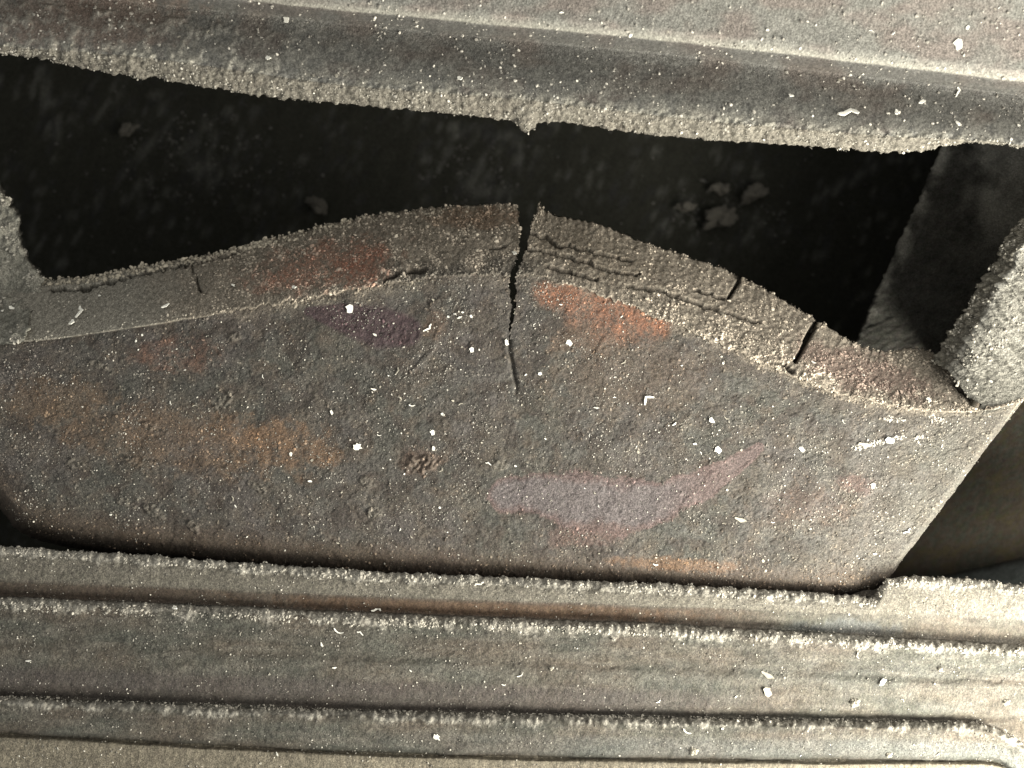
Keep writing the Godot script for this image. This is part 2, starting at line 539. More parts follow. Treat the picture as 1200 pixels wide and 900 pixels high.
func build_plate() -> void:
	var root := thing("cracked_plate", Vector3(0, -0.06, 0))
	tag(root, "arched cast iron plate with a crack down from its crest and rust stains", "iron plate")
	var base := Vector3(0, -0.06, 0)
	var step := 1.35
	# rows: back, rim, face, foot
	var RB := 5
	var RR := 62
	var RF := 214
	var RE := 8
	var rows := RB + RR + RF + RE
	for side in 2:
		var xa := -80.0 if side == 0 else 600.0
		var xb := 600.0 if side == 0 else 1198.0
		var n := int((xb - xa) / step)
		var WALL := 6
		var cols := n + 1 + WALL
		var s := Sheet.new(cols, rows)
		s.lo = WALL if side == 1 else -1
		s.hi = n if side == 0 else -1
		var push := PackedFloat32Array()
		push.resize(cols * rows)
		for k in cols:
			var kk := k if side == 0 else k - WALL
			var wall := 0          # columns that turn into the crack
			if side == 0 and k > n:
				wall = k - n
				kk = n
			elif side == 1 and kk < 0:
				wall = -kk
				kk = 0
			var x0 := lerpf(xa, xb, float(kk) / n)
			var xbot := x0 - 173.0 * pow(clampf((x0 - 600.0) / 598.0, 0, 1), 1.7)
			var skew := 35.0 * ss(700, 925, x0) * ss(1075, 945, x0)
			var xu := x0 + skew
			var yl := line(TOPLINE, x0)
			var jl := (4.0 * nz.get_noise_2d(x0 * 3.0, 5.0) + 3.0 * nf.get_noise_2d(x0 * 0.9, 5.0)) * ss(160, 300, x0) * ss(1120, 1050, x0)
			var yu := minf(line(CREST, xu), yl - 1.0)
			var ju := 2.2 * nf.get_noise_2d(x0 * 0.9, 40.0) + 1.5 * nz.get_noise_2d(x0 * 6.0, 9.0)
			var yf := line(FOOT, xbot)
			for r in rows:
				var x: float
				var y: float
				var z: float
				var rim := 0.0
				var depth := (yl - yu) * K * 1.25
				if r < RB:
					var t := 1.0 - float(r) / RB      # 1 at the far bottom of the back
					x = lerpf(xu, xbot, t)
					y = lerpf(yu, yf, t) + ju * (1.0 - t)
					z = -depth - 0.0035 * minf(1.0, t * 4.0)
					rim = 1.0
				elif r < RB + RR:
					var t := 1.0 - float(r - RB) / RR     # 1 at the back edge, 0 at the face
					x = lerpf(x0, xu, t)
					y = lerpf(yl, yu, t) + jl * pow(1.0 - t, 5.0) + ju * pow(t, 6.0)
					z = -depth * pow(t, 1.25)
					rim = 1.0
				elif r < RB + RR + RF:
					var t := float(r - RB - RR) / (RF - 1)
					x = lerpf(x0, xbot, t)
					y = lerpf(yl, yf, t) + jl * pow(1.0 - t, 24.0)
					z = -0.0012 * pow(absf(t - 0.45) * 2.0, 3.0)
					if t > 0.9:
						z -= 0.009 * pow((t - 0.9) / 0.1, 2.0)
				else:
					var t := float(r - RB - RR - RF + 1) / RE
					x = xbot
					y = yf + 8.0 * sin(t * PI * 0.5)
					z = -0.0102 - 0.016 * t
				# open the crack
				if y < 402.0:
					var edge := line(GAP_L if side == 0 else GAP_R, y) + (1.7 * nf.get_noise_2d(y * 1.4, side * 50.0) + 2.2 * nz.get_noise_2d(y * 5.0, 20.0)) * ss(402, 380, y)
					x += (edge - 600.0) * exp(-absf(x0 - 600.0) / 26.0)
				else:
					x += (line(SEAM, y) - 600.0) * exp(-absf(x0 - 600.0) / 26.0)
				var i := r * cols + k
				s.q[i] = Vector2(x, y)
				# the right-hand edge of the face is rounded back
				if side == 1 and r >= RB + RR:
					var e := ss(1198 - 14, 1198, x0)
					z -= 0.0025 * e * e
				if wall > 0:
					z -= 0.005 * wall
					x += (-0.6 if side == 0 else 0.6) * wall
				s.p[i] = at(x, y, z)
				if wall == 0:
					var fine := nf.get_noise_2d(x * 1.1, y * 1.1)
					var big := nz.get_noise_2d(x * 1.4, y * 1.4)
					if rim > 0.5:
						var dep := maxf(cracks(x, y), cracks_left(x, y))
						var g := nc.get_noise_2d(x * 1.1, y * 1.5)
						push[i] = 0.00030 * big + 0.00022 * fine + 0.00022 * clampf(-g - 0.35, -0.3, 0.5) - 0.0036 * dep
						push[i] *= 0.45 + 0.55 * ss(150, 300, x0)
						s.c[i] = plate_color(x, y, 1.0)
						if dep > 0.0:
							s.c[i] = s.c[i].lerp(Color(0.03, 0.026, 0.02), 0.85 * dep)  # darkness down in the splits is painted into the colour
					else:
						var sd := absf(x - line(SEAM, y))
						push[i] = 0.00006 * fine + 0.00022 * big + 0.00005 * nf.get_noise_2d(x * 2.6, y * 2.6) + 0.00016 * skin(x, y) + 0.00034 * scab(x, y) * (1.0 + fine) - 0.00012 * ss(0.18, 0.5, nf.get_noise_2d(x * 0.75 + 300, y * 0.9)) * ss(0.0, 0.3, nz.get_noise_2d(x * 1.5, y * 1.5 + 640))
						if y > 398.0 and y < 470.0:
							push[i] -= 0.0011 * exp(-sd * sd / 5.0) * ss(470, 440, y)
						# curved edges of flaked skin
						push[i] += 0.00022 * ss(0.0, 0.6, seg(x, y, [Vector3(505, 360, 4), Vector3(516, 385, 5), Vector3(505, 412, 4), Vector3(480, 438, 2)]))
						push[i] += 0.00025 * ss(0.0, 0.6, seg(x, y, [Vector3(150, 540, 3), Vector3(190, 544, 4), Vector3(300, 552, 2)]))
						push[i] -= 0.00045 * ss(0.0, 0.6, seg(x, y, [Vector3(258, 478, 3), Vector3(268, 464, 3)]))
						push[i] += 0.0005 * blob(x, y, 495, 543, 20, 10) * (0.6 + fine)
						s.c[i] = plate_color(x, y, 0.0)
				else:
					s.c[i] = Color(0.10, 0.09, 0.072) * (1.0 + 0.4 * nf.get_noise_2d(y, wall * 9.0))
		for i in cols * rows:
			s.c[i] = s.c[i] * rng.randf_range(0.78, 1.22)
		s.normals()
		s.smooth_push(push)
		if side == 1:      # one skin below the crack's tip: share the seam
			var o: Sheet = plates[0]
			for r in rows:
				var a := r * o.nc + o.hi
				var b := r * cols + WALL
				if s.q[b].y > 404.0 and r >= RB + RR:
					s.p[b] = o.p[a]
					s.c[b] = o.c[a]
					s.n[b] = (s.n[b] + o.n[a]).normalized()
					o.n[a] = s.n[b]
		s.index(RB, RB + RR + RF - 1)
		plates.append(s)
	for side in 2:
		var s: Sheet = plates[side]
		var cols := s.nc
		var WALL := 6
		var xa := -80.0 if side == 0 else 600.0
		var face := part("face", s.mesh(0, cols - 1, RB + RR, rows - 1, base), M.iron, root)
		face.set_meta("label", "left half of the face with brown and purple stains" if side == 0 else "right half of the face with the orange patch and pale smear")
		if side == 0:
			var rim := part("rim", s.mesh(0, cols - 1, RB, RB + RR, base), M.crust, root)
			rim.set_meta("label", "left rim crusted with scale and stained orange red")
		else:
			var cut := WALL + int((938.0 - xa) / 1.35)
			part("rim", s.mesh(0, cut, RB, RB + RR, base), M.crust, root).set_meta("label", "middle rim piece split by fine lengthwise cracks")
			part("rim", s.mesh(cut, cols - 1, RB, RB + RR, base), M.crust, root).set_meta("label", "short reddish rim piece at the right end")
		part("back", s.mesh(0, cols - 1, 0, RB, base), M.soot, root)


# ------------------------------------------------------------------ profiles swept across
func sweep(x_from: float, x_to: float, step: float, controls: Array, counts: Array, paint: Callable, push: Callable) -> Sheet:
	# controls: [curve of y over x (Callable), z]; counts: rows per stretch
	var cols := int((x_to - x_from) / step) + 1
	var rows := 1
	for n in counts:
		rows += n
	var s := Sheet.new(cols, rows)
	var amount := PackedFloat32Array()
	amount.resize(cols * rows)
	for k in cols:
		var x := lerpf(x_from, x_to, float(k) / (cols - 1))
		var ys := []
		for c in controls:
			ys.append(c[0].call(x))
		var r := 0
		for j in counts.size():
			var n: int = counts[j] + (1 if j == counts.size() - 1 else 0)
			var z0: float = controls[maxi(j - 1, 0)][1]
			var z1: float = controls[j][1]
			var z2: float = controls[j + 1][1]
			var z3: float = controls[mini(j + 2, controls.size() - 1)][1]
			for m in n:
				var t: float = float(m) / counts[j]
				var y := lerpf(ys[j], ys[j + 1], t)
				# eased, slightly rounded profile
				var zt := lerpf(z1, z2, t * t * (3.0 - 2.0 * t))
				zt = lerpf(zt, 0.5 * ((2.0 * z1) + (z2 - z0) * t + (2.0 * z0 - 5.0 * z1 + 4.0 * z2 - z3) * t * t + (3.0 * z1 - z0 - 3.0 * z2 + z3) * t * t * t), 0.6)
				var i := r * cols + k
				s.q[i] = Vector2(x, y)
				s.p[i] = at(x, y, zt)
				s.c[i] = paint.call(x, y, j + t)
				amount[i] = push.call(x, y, j + t)
				r += 1
	for i in cols * rows:
		s.c[i] = s.c[i] * rng.randf_range(0.78, 1.22)
	s.normals()
	s.smooth_push(amount)
	return s


var rail: Sheet
const RAIL_LIP := [Vector2(-150, -44), Vector2(0, -29), Vector2(400, 13), Vector2(800, 51), Vector2(1200, 97), Vector2(1350, 114)]
const RAIL_EDGE := [Vector2(-150, 40), Vector2(0, 54), Vector2(167, 67), Vector2(400, 99), Vector2(600, 115), Vector2(800, 138), Vector2(1000, 156), Vector2(1130, 164), Vector2(1200, 170), Vector2(1350, 185)]
const RAIL_BOTTOM := [Vector2(-150, 52), Vector2(0, 63), Vector2(50, 68), Vector2(90, 78), Vector2(200, 95), Vector2(333, 115), Vector2(400, 121), Vector2(500, 131), Vector2(593, 141), Vector2(602, 143), Vector2(608, 150), Vector2(617, 155), Vector2(624, 153), Vector2(632, 145), Vector2(645, 143), Vector2(720, 152), Vector2(800, 162), Vector2(900, 168), Vector2(1000, 176), Vector2(1050, 179), Vector2(1085, 177), Vector2(1110, 170), Vector2(1135, 167), Vector2(1200, 172), Vector2(1350, 187)]


func rail_paint(x: float, y: float, j: float) -> Color:
	var n1 := nz.get_noise_2d(x * 0.8, y * 1.6 + 500)
	var n2 := nz.get_noise_2d(x * 3.2 + 40, y * 3.2)
	var n3 := nf.get_noise_2d(x * 1.4, y * 1.4 + 60)
	var c := Vector3(0.215, 0.21, 0.19)
	c = c.lerp(Vector3(0.205, 0.17, 0.145), clampf(0.1 + n1 * 1.5, 0, 0.7))
	c = c.lerp(Vector3(0.30, 0.29, 0.25), 0.75 * ss(3.0, 3.9, j) * clampf(0.7 + n2 + 0.6 * n3, 0, 1))
	c *= 1.0 + 0.28 * n3 + 0.2 * n2
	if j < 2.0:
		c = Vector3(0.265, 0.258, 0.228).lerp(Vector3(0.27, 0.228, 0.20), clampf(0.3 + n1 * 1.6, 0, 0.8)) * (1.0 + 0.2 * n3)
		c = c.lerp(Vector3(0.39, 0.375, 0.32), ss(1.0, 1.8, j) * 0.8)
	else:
		c = c.lerp(Vector3(0.09, 0.084, 0.078), 0.55 * ss(3.4, 2.5, j))  # shade under the lip, painted as a darker band
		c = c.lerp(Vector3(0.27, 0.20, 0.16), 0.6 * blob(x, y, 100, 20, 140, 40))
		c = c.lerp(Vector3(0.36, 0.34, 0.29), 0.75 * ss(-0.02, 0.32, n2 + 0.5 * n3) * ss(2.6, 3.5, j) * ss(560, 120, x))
		c = c.lerp(Vector3(0.34, 0.32, 0.265), 0.7 * ss(3.75, 4.0, j) * ss(4.4, 4.05, j) * clampf(0.6 + n2 * 2.0, 0, 1))
		if j > 4.0:
			c = c.lerp(Vector3(0.22, 0.20, 0.165) * (1.0 + 0.5 * n3), 0.8)
	return Color(maxf(c.x, 0.02), maxf(c.y, 0.02), maxf(c.z, 0.02))


func rail_push(x: float, y: float, j: float) -> float:
	var d := 0.00007 * nf.get_noise_2d(x, y) + 0.00028 * nz.get_noise_2d(x, y)
	if j > 3.93:
		d += 0.0003 * nf.get_noise_2d(x * 0.9, y * 0.9 + 30) + 0.0005 * nz.get_noise_2d(x * 5.0, y * 5.0)
	if j > 3.2 and x < 450.0:
		d += 0.0005 * ss(0.0, 0.5, nz.get_noise_2d(x * 3.2 + 40, y * 3.2)) * ss(450, 200, x)
	return d


func build_rail() -> void:
	var ctl := [
		[func(x): return line(RAIL_LIP, x) - 190.0, 0.034],
		[func(x): return line(RAIL_LIP, x) - 14.0, 0.0285],
		[func(x): return line(RAIL_LIP, x) + 0.0, 0.0265],
		[func(x): return line(RAIL_LIP, x) + 15.0, 0.0138],
		[func(x): return line(RAIL_EDGE, x), 0.0215],
		[func(x): return line(RAIL_BOTTOM, x) + 1.3 * nf.get_noise_2d(x * 0.9, 3.0), 0.0165],
		[func(x): return line(RAIL_BOTTOM, x) - 10.0, 0.004],
		[func(x): return line(RAIL_BOTTOM, x) - 40.0, -0.030]]
	var cnt := [50, 8, 12, 36, 20, 8, 6]
	rail = sweep(-150, 1350, 1.6, ctl, cnt, rail_paint, rail_push)
	rail.index(20, 126)
	var base := Vector3(0, 0.09, 0.01)
	var root := thing("upper_rail", base)
	tag(root, "dusty cast iron rail running across above the dark opening", "rail")
	var last := rail.nc - 1
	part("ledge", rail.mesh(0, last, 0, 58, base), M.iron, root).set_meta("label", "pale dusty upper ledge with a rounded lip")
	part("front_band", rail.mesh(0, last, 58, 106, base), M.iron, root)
	part("lower_edge", rail.mesh(0, last, 106, 126, base), M.crust, root).set_meta("label", "crumbling lower edge with a small hanging drip")
	part("underside", rail.mesh(0, last, 126, rail.nr - 1, base), M.soot, root)


var frame: Sheet
const F1 := [Vector2(-150, 634), Vector2(0, 641), Vector2(100, 648), Vector2(200, 655), Vector2(400, 669), Vector2(600, 678), Vector2(800, 688), Vector2(1000, 699), Vector2(1026, 700), Vector2(1040, 680), Vector2(1120, 679), Vector2(1200, 686), Vector2(1350, 698)]
const F1B := [Vector2(-150, 674), Vector2(0, 681), Vector2(400, 698), Vector2(800, 712), Vector2(1200, 728), Vector2(1350, 735)]
const F2 := [Vector2(-150, 697), Vector2(0, 704), Vector2(200, 712), Vector2(400, 721), Vector2(800, 737), Vector2(1200, 760), Vector2(1350, 768)]
const F2B := [Vector2(-150, 792), Vector2(0, 799), Vector2(400, 814), Vector2(800, 827), Vector2(1200, 836), Vector2(1350, 840)]
const F3 := [Vector2(-150, 813), Vector2(0, 820), Vector2(400, 835), Vector2(800, 844), Vector2(1100, 849), Vector2(1160, 853), Vector2(1190, 868), Vector2(1220, 892), Vector2(1350, 1010)]
const F3B := [Vector2(-150, 850), Vector2(0, 857), Vector2(400, 878), Vector2(800, 887), Vector2(1150, 889), Vector2(1168, 891), Vector2(1180, 897), Vector2(1192, 910), Vector2(1205, 935), Vector2(1350, 1190)]


func ash_line(x: float, j: float, a: float, width: float) -> float:
	var n := nz.get_noise_2d(x * 2.4, a * 50.0)
	return clampf(1.0 - absf(j - a - 0.15 * n) / (width * (1.0 + 0.6 * n)), 0, 1)


func frame_paint(x: float, y: float, j: float) -> Color:
	var n1 := nz.get_noise_2d(x * 0.5 + 900, y * 1.5)
	var n2 := nz.get_noise_2d(x * 3.0, y * 3.0 + 200)
	var n3 := nf.get_noise_2d(x * 1.5, y * 1.5 + 160)
	var c := Vector3(0.100, 0.098, 0.080).lerp(Vector3(0.118, 0.100, 0.078), clampf(0.5 + n1 * 1.4, 0, 1))
	c *= 1.0 + 0.3 * n3 + 0.25 * n2
	c *= 1.0 - 0.15 * ss(0.0, 0.05, nz.get_noise_2d(x * 1.2 + 60, y * 3.5) + 0.3 * nf.get_noise_2d(x * 0.6, y * 0.6))
	c = c.lerp(Vector3(0.17, 0.155, 0.128), 0.5 * ss(0.1, 0.4, nz.get_noise_2d(x * 0.9, y * 6.0 + 30)))
	if j < 3.0:
		c = Vector3(0.160, 0.146, 0.118) * (1.0 + 0.35 * n3 + 0.2 * n2)
	c = c.lerp(Vector3(0.085, 0.062, 0.046), 0.8 * ss(2.8, 3.15, j) * ss(4.3, 3.95, j) * ss(930, 780, x))     # rusty groove, the shade of its recess mixed into the colour
	c = c.lerp(Vector3(0.13, 0.078, 0.046), 0.6 * ss(3.0, 3.3, j) * ss(4.2, 3.8, j) * blob(x, y, 570, 713, 260, 20, 0.04))
	c = c.lerp(Vector3(0.11, 0.115, 0.112), 0.7 * ss(3.0, 3.3, j) * ss(4.2, 3.8, j) * blob(x, y, 990, 738, 70, 14))
	c = c.lerp(Vector3(0.092, 0.078, 0.070), 0.75 * ss(7.3, 7.7, j) * ss(9.2, 8.8, j) * ss(980, 700, x))  # purplish lower groove, with its shade painted in
	c = c.lerp(Vector3(0.13, 0.125, 0.105), 0.4 * ss(6.4, 6.8, j) * ss(7.5, 7.2, j) * clampf(0.5 + n2 * 2.0, 0, 1))
	c = c.lerp(Vector3(0.135, 0.14, 0.13), 0.5 * ss(10.5, 11.0, j) * ss(13.0, 12.0, j) * ss(300, 800, x))
	if j > 12.6:
		c = c.lerp(Vector3(0.215, 0.188, 0.14) * (1.0 + 0.22 * n3 + 0.15 * n2), ss(12.6, 13.2, j))
	var ash := maxf(maxf(ash_line(x, j, 1.25, 0.8), ash_line(x, j, 4.65, 0.62)), ash_line(x, j, 9.65, 0.62))
	ash = ss(0.25, 0.6, ash + 0.2 * n3)
	c = c.lerp(Vector3(0.40, 0.375, 0.32) * (0.95 + 0.35 * n3), 0.92 * ash)
	return Color(maxf(c.x, 0.02), maxf(c.y, 0.02), maxf(c.z, 0.02))


func frame_push(x: float, y: float, j: float) -> float:
	var d := 0.00006 * nf.get_noise_2d(x, y) + 0.00040 * nz.get_noise_2d(x * 0.6, y) + 0.00014 * nz.get_noise_2d(x * 3.0, y * 3.0) + 0.00012 * ss(0.0, 0.05, nz.get_noise_2d(x * 1.2 + 60, y * 3.5) + 0.3 * nf.get_noise_2d(x * 0.6, y * 0.6))
	var ash := maxf(maxf(ash_line(x, j, 1.25, 0.8), ash_line(x, j, 4.65, 0.62)), ash_line(x, j, 9.65, 0.62))
	if ash > 0.0:
		d += ash * (0.0006 + 0.0006 * nf.get_noise_2d(x * 0.8, y * 0.8) + 0.0005 * nz.get_noise_2d(x * 4.0, y * 4.0))
	return d


func build_frame() -> void:
	var ctl := [
		[func(x): return line(F1, x) + 34.0, -0.024],
		[func(x): return line(F1, x) + 0.0, 0.0005],
		[func(x): return line(F1, x) + 12.0, 0.0042],
		[func(x): return line(F1B, x), 0.0034],
		[func(x): return line(F2, x) - 6.0, -0.0008],
		[func(x): return line(F2, x) + 6.0, 0.0052],
		[func(x): return lerpf(line(F2, x), line(F2B, x), 0.5), 0.0062],
		[func(x): return lerpf(line(F2, x), line(F2B, x), 0.62), 0.0070],
		[func(x): return line(F2B, x), 0.0060],
		[func(x): return line(F3, x) - 4.0, 0.0012],
		[func(x): return line(F3, x) + 6.0, 0.0082],
		[func(x): return lerpf(line(F3, x), line(F3B, x), 0.6), 0.0085],
		[func(x): return line(F3B, x) - 3.0, 0.0080],
		[func(x): return line(F3B, x) + 3.0, 0.0040],
		[func(x): return line(F3B, x) + 8.0, 0.0070],
		[func(x): return line(F3B, x) + 170.0, 0.0095]]
	var cnt := [8, 10, 12, 8, 12, 24, 8, 10, 10, 10, 8, 8, 5, 5, 40]
	frame = sweep(-150, 1350, 1.6, ctl, cnt, frame_paint, frame_push)
	frame.index(8, frame.nr - 1)
	var base := Vector3(0, -0.1, 0)
	var root := thing("moulded_frame", base)
	tag(root, "stepped cast iron frame with ash-lined ridges under the cracked plate", "iron frame")
	var last := frame.nc - 1
	part("ridge", frame.mesh(0, last, 0, 30, base), M.iron, root).set_meta("label", "highest ridge, which the plate rests behind")
	part("groove", frame.mesh(0, last, 30, 42, base), M.iron, root).set_meta("label", "rusty brown groove")
	part("ridge", frame.mesh(0, last, 42, 92, base), M.iron, root).set_meta("label", "widest ridge, in the middle")
	part("groove", frame.mesh(0, last, 92, 102, base), M.iron, root)
	part("ridge", frame.mesh(0, last, 102, 133, base), M.iron, root).set_meta("label", "lowest ridge, turning a corner at the right")
	part("recessed_panel", frame.mesh(0, last, 133, frame.nr - 1, base), M.iron, root).set_meta("label", "flat beige panel inside the moulding")


# ------------------------------------------------------------------ cheeks at both ends, dark panels
func quad_sheet(cols: int, rows: int, where: Callable, paint: Callable, push: Callable) -> Sheet:
	var s := Sheet.new(cols, rows)
	var amount := PackedFloat32Array()
	amount.resize(cols * rows)
	for r in rows:
		for k in cols:
			var w: Vector3 = where.call(float(k) / (cols - 1), float(r) / (rows - 1))
			var i := r * cols + k
			s.q[i] = Vector2(w.x, w.y)
			s.p[i] = at(w.x, w.y, w.z)
			s.c[i] = paint.call(w.x, w.y, float(k) / (cols - 1), float(r) / (rows - 1))
			amount[i] = push.call(w.x, w.y, float(k) / (cols - 1), float(r) / (rows - 1))
	s.normals()
	s.smooth_push(amount)
	return s


var cheeks := []
const RIGHT_EDGE := [Vector2(0, 1092), Vector2(0.1, 1100), Vector2(0.3, 1126), Vector2(0.5, 1158), Vector2(0.62, 1186), Vector2(1, 1290)]   # (t, x), t from y 416 up to y 150


func build_sides() -> void:
	# right cheek: crusted edge, bright ash slope
	var sl := func(u, v):     # u across to the right, v down
		var t: float = 1.0 - v
		var xr := lerpf(1090.0, 1262.0, t) + 5.0 * nz.get_noise_2d(t * 900.0, 3.0) + 4.0 * nf.get_noise_2d(t * 300.0, 9.0)
		var yr := lerpf(424.0, 150.0, t)
		var xo := lerpf(1152.0, 1420.0, t)
		var yo := lerpf(487.0, 392.0, t)
		var zz := lerpf(-0.010, 0.004, t)
		var zo := lerpf(-0.0006, 0.002, t)
		if u < 0.06:
			return Vector3(xr + 14.0 * (1.0 - u / 0.06), yr + 9.0 * (1.0 - u / 0.06), lerpf(-0.06, zz - 0.005, u / 0.06))
		if u < 0.2:
			var q: float = (u - 0.06) / 0.14
			return Vector3(xr + 19.0 * q, yr + 9.0 * q, zz - 0.005 * (1.0 - q))
		var q: float = (u - 0.2) / 0.8
		return Vector3(lerpf(xr + 19.0, xo, q), lerpf(yr + 9.0, yo, q), lerpf(zz, zo, pow(q, 0.5)))
	var sp := func(x, y, u, _v):
		var n2 := nz.get_noise_2d((x + y) * 1.4, (y - x) * 4.0)
		var n3 := nf.get_noise_2d(x * 1.1, y * 1.6)
		var c := Vector3(0.175, 0.168, 0.145) * (1.0 + 0.3 * n3)
		if u < 0.2:
			c = Vector3(0.22, 0.205, 0.17) * (1.0 + 0.5 * n3)
		c = c.lerp(Vector3(0.36, 0.345, 0.30), 0.8 * ss(-0.05, 0.35, n2 + 0.4 * n3 + 0.3 * blob(x, y, 1165, 385, 70, 60)) * ss(0.2, 0.26, u) * ss(0.9, 0.55, u))
		c = c.lerp(Vector3(0.60, 0.58, 0.51), 0.9 * ss(0.04, 0.0, absf(u - 0.22 + 0.015 * n2)))
		return Color(maxf(c.x, 0.02), maxf(c.y, 0.02), maxf(c.z, 0.02))
	var spush := func(x, y, u, _v):
		var d := 0.0005 * nf.get_noise_2d(x * 0.9, y * 1.2) + 0.0002 * nz.get_noise_2d((x + y) * 1.4, (y - x) * 4.0)
		return d * (1.1 if u < 0.2 else 0.35)
	var s := quad_sheet(150, 170, sl, sp, spush)
	s.index(0, s.nr - 1)
	cheeks.append(s)
	var base := Vector3(0.14, 0, 0)
	var root := thing("side_cheek", base)
	tag(root, "ash-crusted sloping iron cheek at the right end of the cracked plate", "iron cheek")
	var rb := int(0.2 * 149)
	part("crusted_edge", s.mesh(0, rb, 0, s.nr - 1, base), M.crust, root)
	part("slope", s.mesh(rb, 149, 0, s.nr - 1, base), M.crust, root)

	# left cheek
	var ll := func(u, v):
		var yy := lerpf(60.0, 402.0, v)
		var xe := line([Vector2(60, -60), Vector2(190, -14), Vector2(215, -2), Vector2(235, 6), Vector2(250, 20), Vector2(275, 23), Vector2(300, 30), Vector2(318, 44), Vector2(330, 52), Vector2(345, 46), Vector2(370, 36), Vector2(386, 34), Vector2(402, 26)], yy) + 3.0 * nf.get_noise_2d(yy * 0.7, 8.0)
		if u > 0.8:
			var q: float = (u - 0.8) / 0.2
			return Vector3(xe + 2.0 * q, yy - 3.0 * q, -0.021 * ss(404.0, 325.0, yy) + 0.0015 - 0.045 * q)
		var q: float = u / 0.8
		return Vector3(lerpf(-150.0, xe, q), yy + 10.0 * (1.0 - q), -0.021 * ss(404.0, 325.0, yy) + 0.0015)
	var lpaint := func(x, y, u, _v):
		var n2 := nz.get_noise_2d(x * 3.0, y * 3.0)
		var n3 := nf.get_noise_2d(x * 1.2, y * 1.2)
		var c := Vector3(0.27, 0.26, 0.22) * (1.0 + 0.4 * n3 + 0.25 * n2)
		c = c.lerp(Vector3(0.38, 0.36, 0.30), 0.6 * ss(0.1, 0.5, n2) )
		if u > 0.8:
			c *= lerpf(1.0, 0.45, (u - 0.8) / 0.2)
		return Color(maxf(c.x, 0.02), maxf(c.y, 0.02), maxf(c.z, 0.02))
	var lpush := func(x, y, _u, _v):
		return 0.0006 * nf.get_noise_2d(x * 0.8, y * 0.8) + 0.0006 * nz.get_noise_2d(x * 3.0, y * 3.0)
	var l := quad_sheet(110, 190, ll, lpaint, lpush)
	l.index(0, l.nr - 1)
	cheeks.append(l)
	var lb := Vector3(-0.15, 0.02, 0)
	var lr := thing("side_cheek", lb)
	tag(lr, "rough ash-grey iron cheek at the left end of the plate, cut by the picture's edge", "iron cheek")
	part("front", l.mesh(0, int(0.8 * 109), 0, l.nr - 1, lb), M.crust, lr)
	part("inner_face", l.mesh(int(0.8 * 109), 109, 0, l.nr - 1, lb), M.crust, lr)

	# inner side panel: its pale edge runs down behind the plate
	var il := func(u, v):
		var yy := lerpf(120.0, 470.0, v)
		var xe := lerpf(1126.0, 970.0, v) + 2.0 * nf.get_noise_2d(yy, 1.0)
		if u < 0.3:
			var q: float = u / 0.3
			return Vector3(xe + 26.0 * (1.0 - q), yy, lerpf(-0.125, -0.052, q))
		var q: float = (u - 0.3) / 0.7
		return Vector3(lerpf(xe, 1420.0, q), yy, lerpf(-0.052, -0.016, q))
	var ip := func(x, y, u, v):
		var n2 := nz.get_noise_2d(x * 2.0, y * 2.0 + 40)
		var n3 := nf.get_noise_2d(x * 0.8, y * 0.8)
		var d := 0.058 * (1.0 + 0.3 * n3 + 0.3 * n2)
		if u < 0.29:
			d = 0.045
		d += 0.16 * ss(0.035, 0.0, absf(u - 0.31)) * clampf(0.75 + 1.5 * n2, 0, 1.2) * ss(0.8, 0.5, v)
		d = lerpf(d, 0.30 * (1.0 + 0.4 * n2), ss(1120, 1190, x + 20 * n2) * ss(330, 230, y + 20.0 * n2) * 0.9)  # grey dust, with the light on the upper right painted in
		return Color(d, d * 0.97, d * 0.86)
	var ipush := func(x, y, _u, _v):
		return 0.0005 * nz.get_noise_2d(x * 2.0, y * 2.0) + 0.0003 * nf.get_noise_2d(x, y)
	var ins := quad_sheet(160, 150, il, ip, ipush)
	var ib := Vector3(0.12, 0.03, -0.04)
	var ir := thing("inner_side_panel", ib)
	tag(ir, "dark sooty iron side panel with a pale edge inside the right of the opening", "iron panel")
	var ie := int(0.3 * 159)
	part("return_face", ins.mesh(0, ie, 0, ins.nr - 1, ib), M.soot, ir)
	part("panel_face", ins.mesh(ie, 159, 0, ins.nr - 1, ib), M.soot, ir)

	# brown panel behind the slanting right edge of the plate, over a blue-grey ash shelf
	var bl := func(u, v):
		var xx := lerpf(960.0, 1420.0, u)
		var y0 := 455.0
		var y1 := 700.0
		if v < 0.7:
			return Vector3(xx, lerpf(y0, lerpf(708.0, 600.0, u), v / 0.7), -0.044 - 0.060 * (v / 0.7))
		var q: float = (v - 0.7) / 0.3
		return Vector3(xx, lerpf(lerpf(708.0, 600.0, u), y1 + 15.0, q), lerpf(-0.104, -0.060, q))
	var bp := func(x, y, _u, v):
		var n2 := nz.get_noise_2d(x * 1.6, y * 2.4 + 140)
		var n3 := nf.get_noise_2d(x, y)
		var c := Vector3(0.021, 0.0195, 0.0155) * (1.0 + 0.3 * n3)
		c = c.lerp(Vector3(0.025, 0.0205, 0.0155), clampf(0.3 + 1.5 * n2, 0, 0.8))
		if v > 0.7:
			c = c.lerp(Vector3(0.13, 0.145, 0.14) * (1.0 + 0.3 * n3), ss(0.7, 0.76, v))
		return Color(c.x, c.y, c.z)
	var bpush := func(x, y, _u, _v):
		return 0.0004 * nz.get_noise_2d(x * 2.0, y * 2.0)
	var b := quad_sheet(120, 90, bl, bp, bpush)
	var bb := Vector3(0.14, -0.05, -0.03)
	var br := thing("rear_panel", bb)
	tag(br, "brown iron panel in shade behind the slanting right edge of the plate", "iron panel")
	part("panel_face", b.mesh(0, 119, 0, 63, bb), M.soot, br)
	part("ash_shelf", b.mesh(0, 119, 63, 89, bb), M.soot, br).set_meta("label", "blue-grey shelf at the panel's foot")


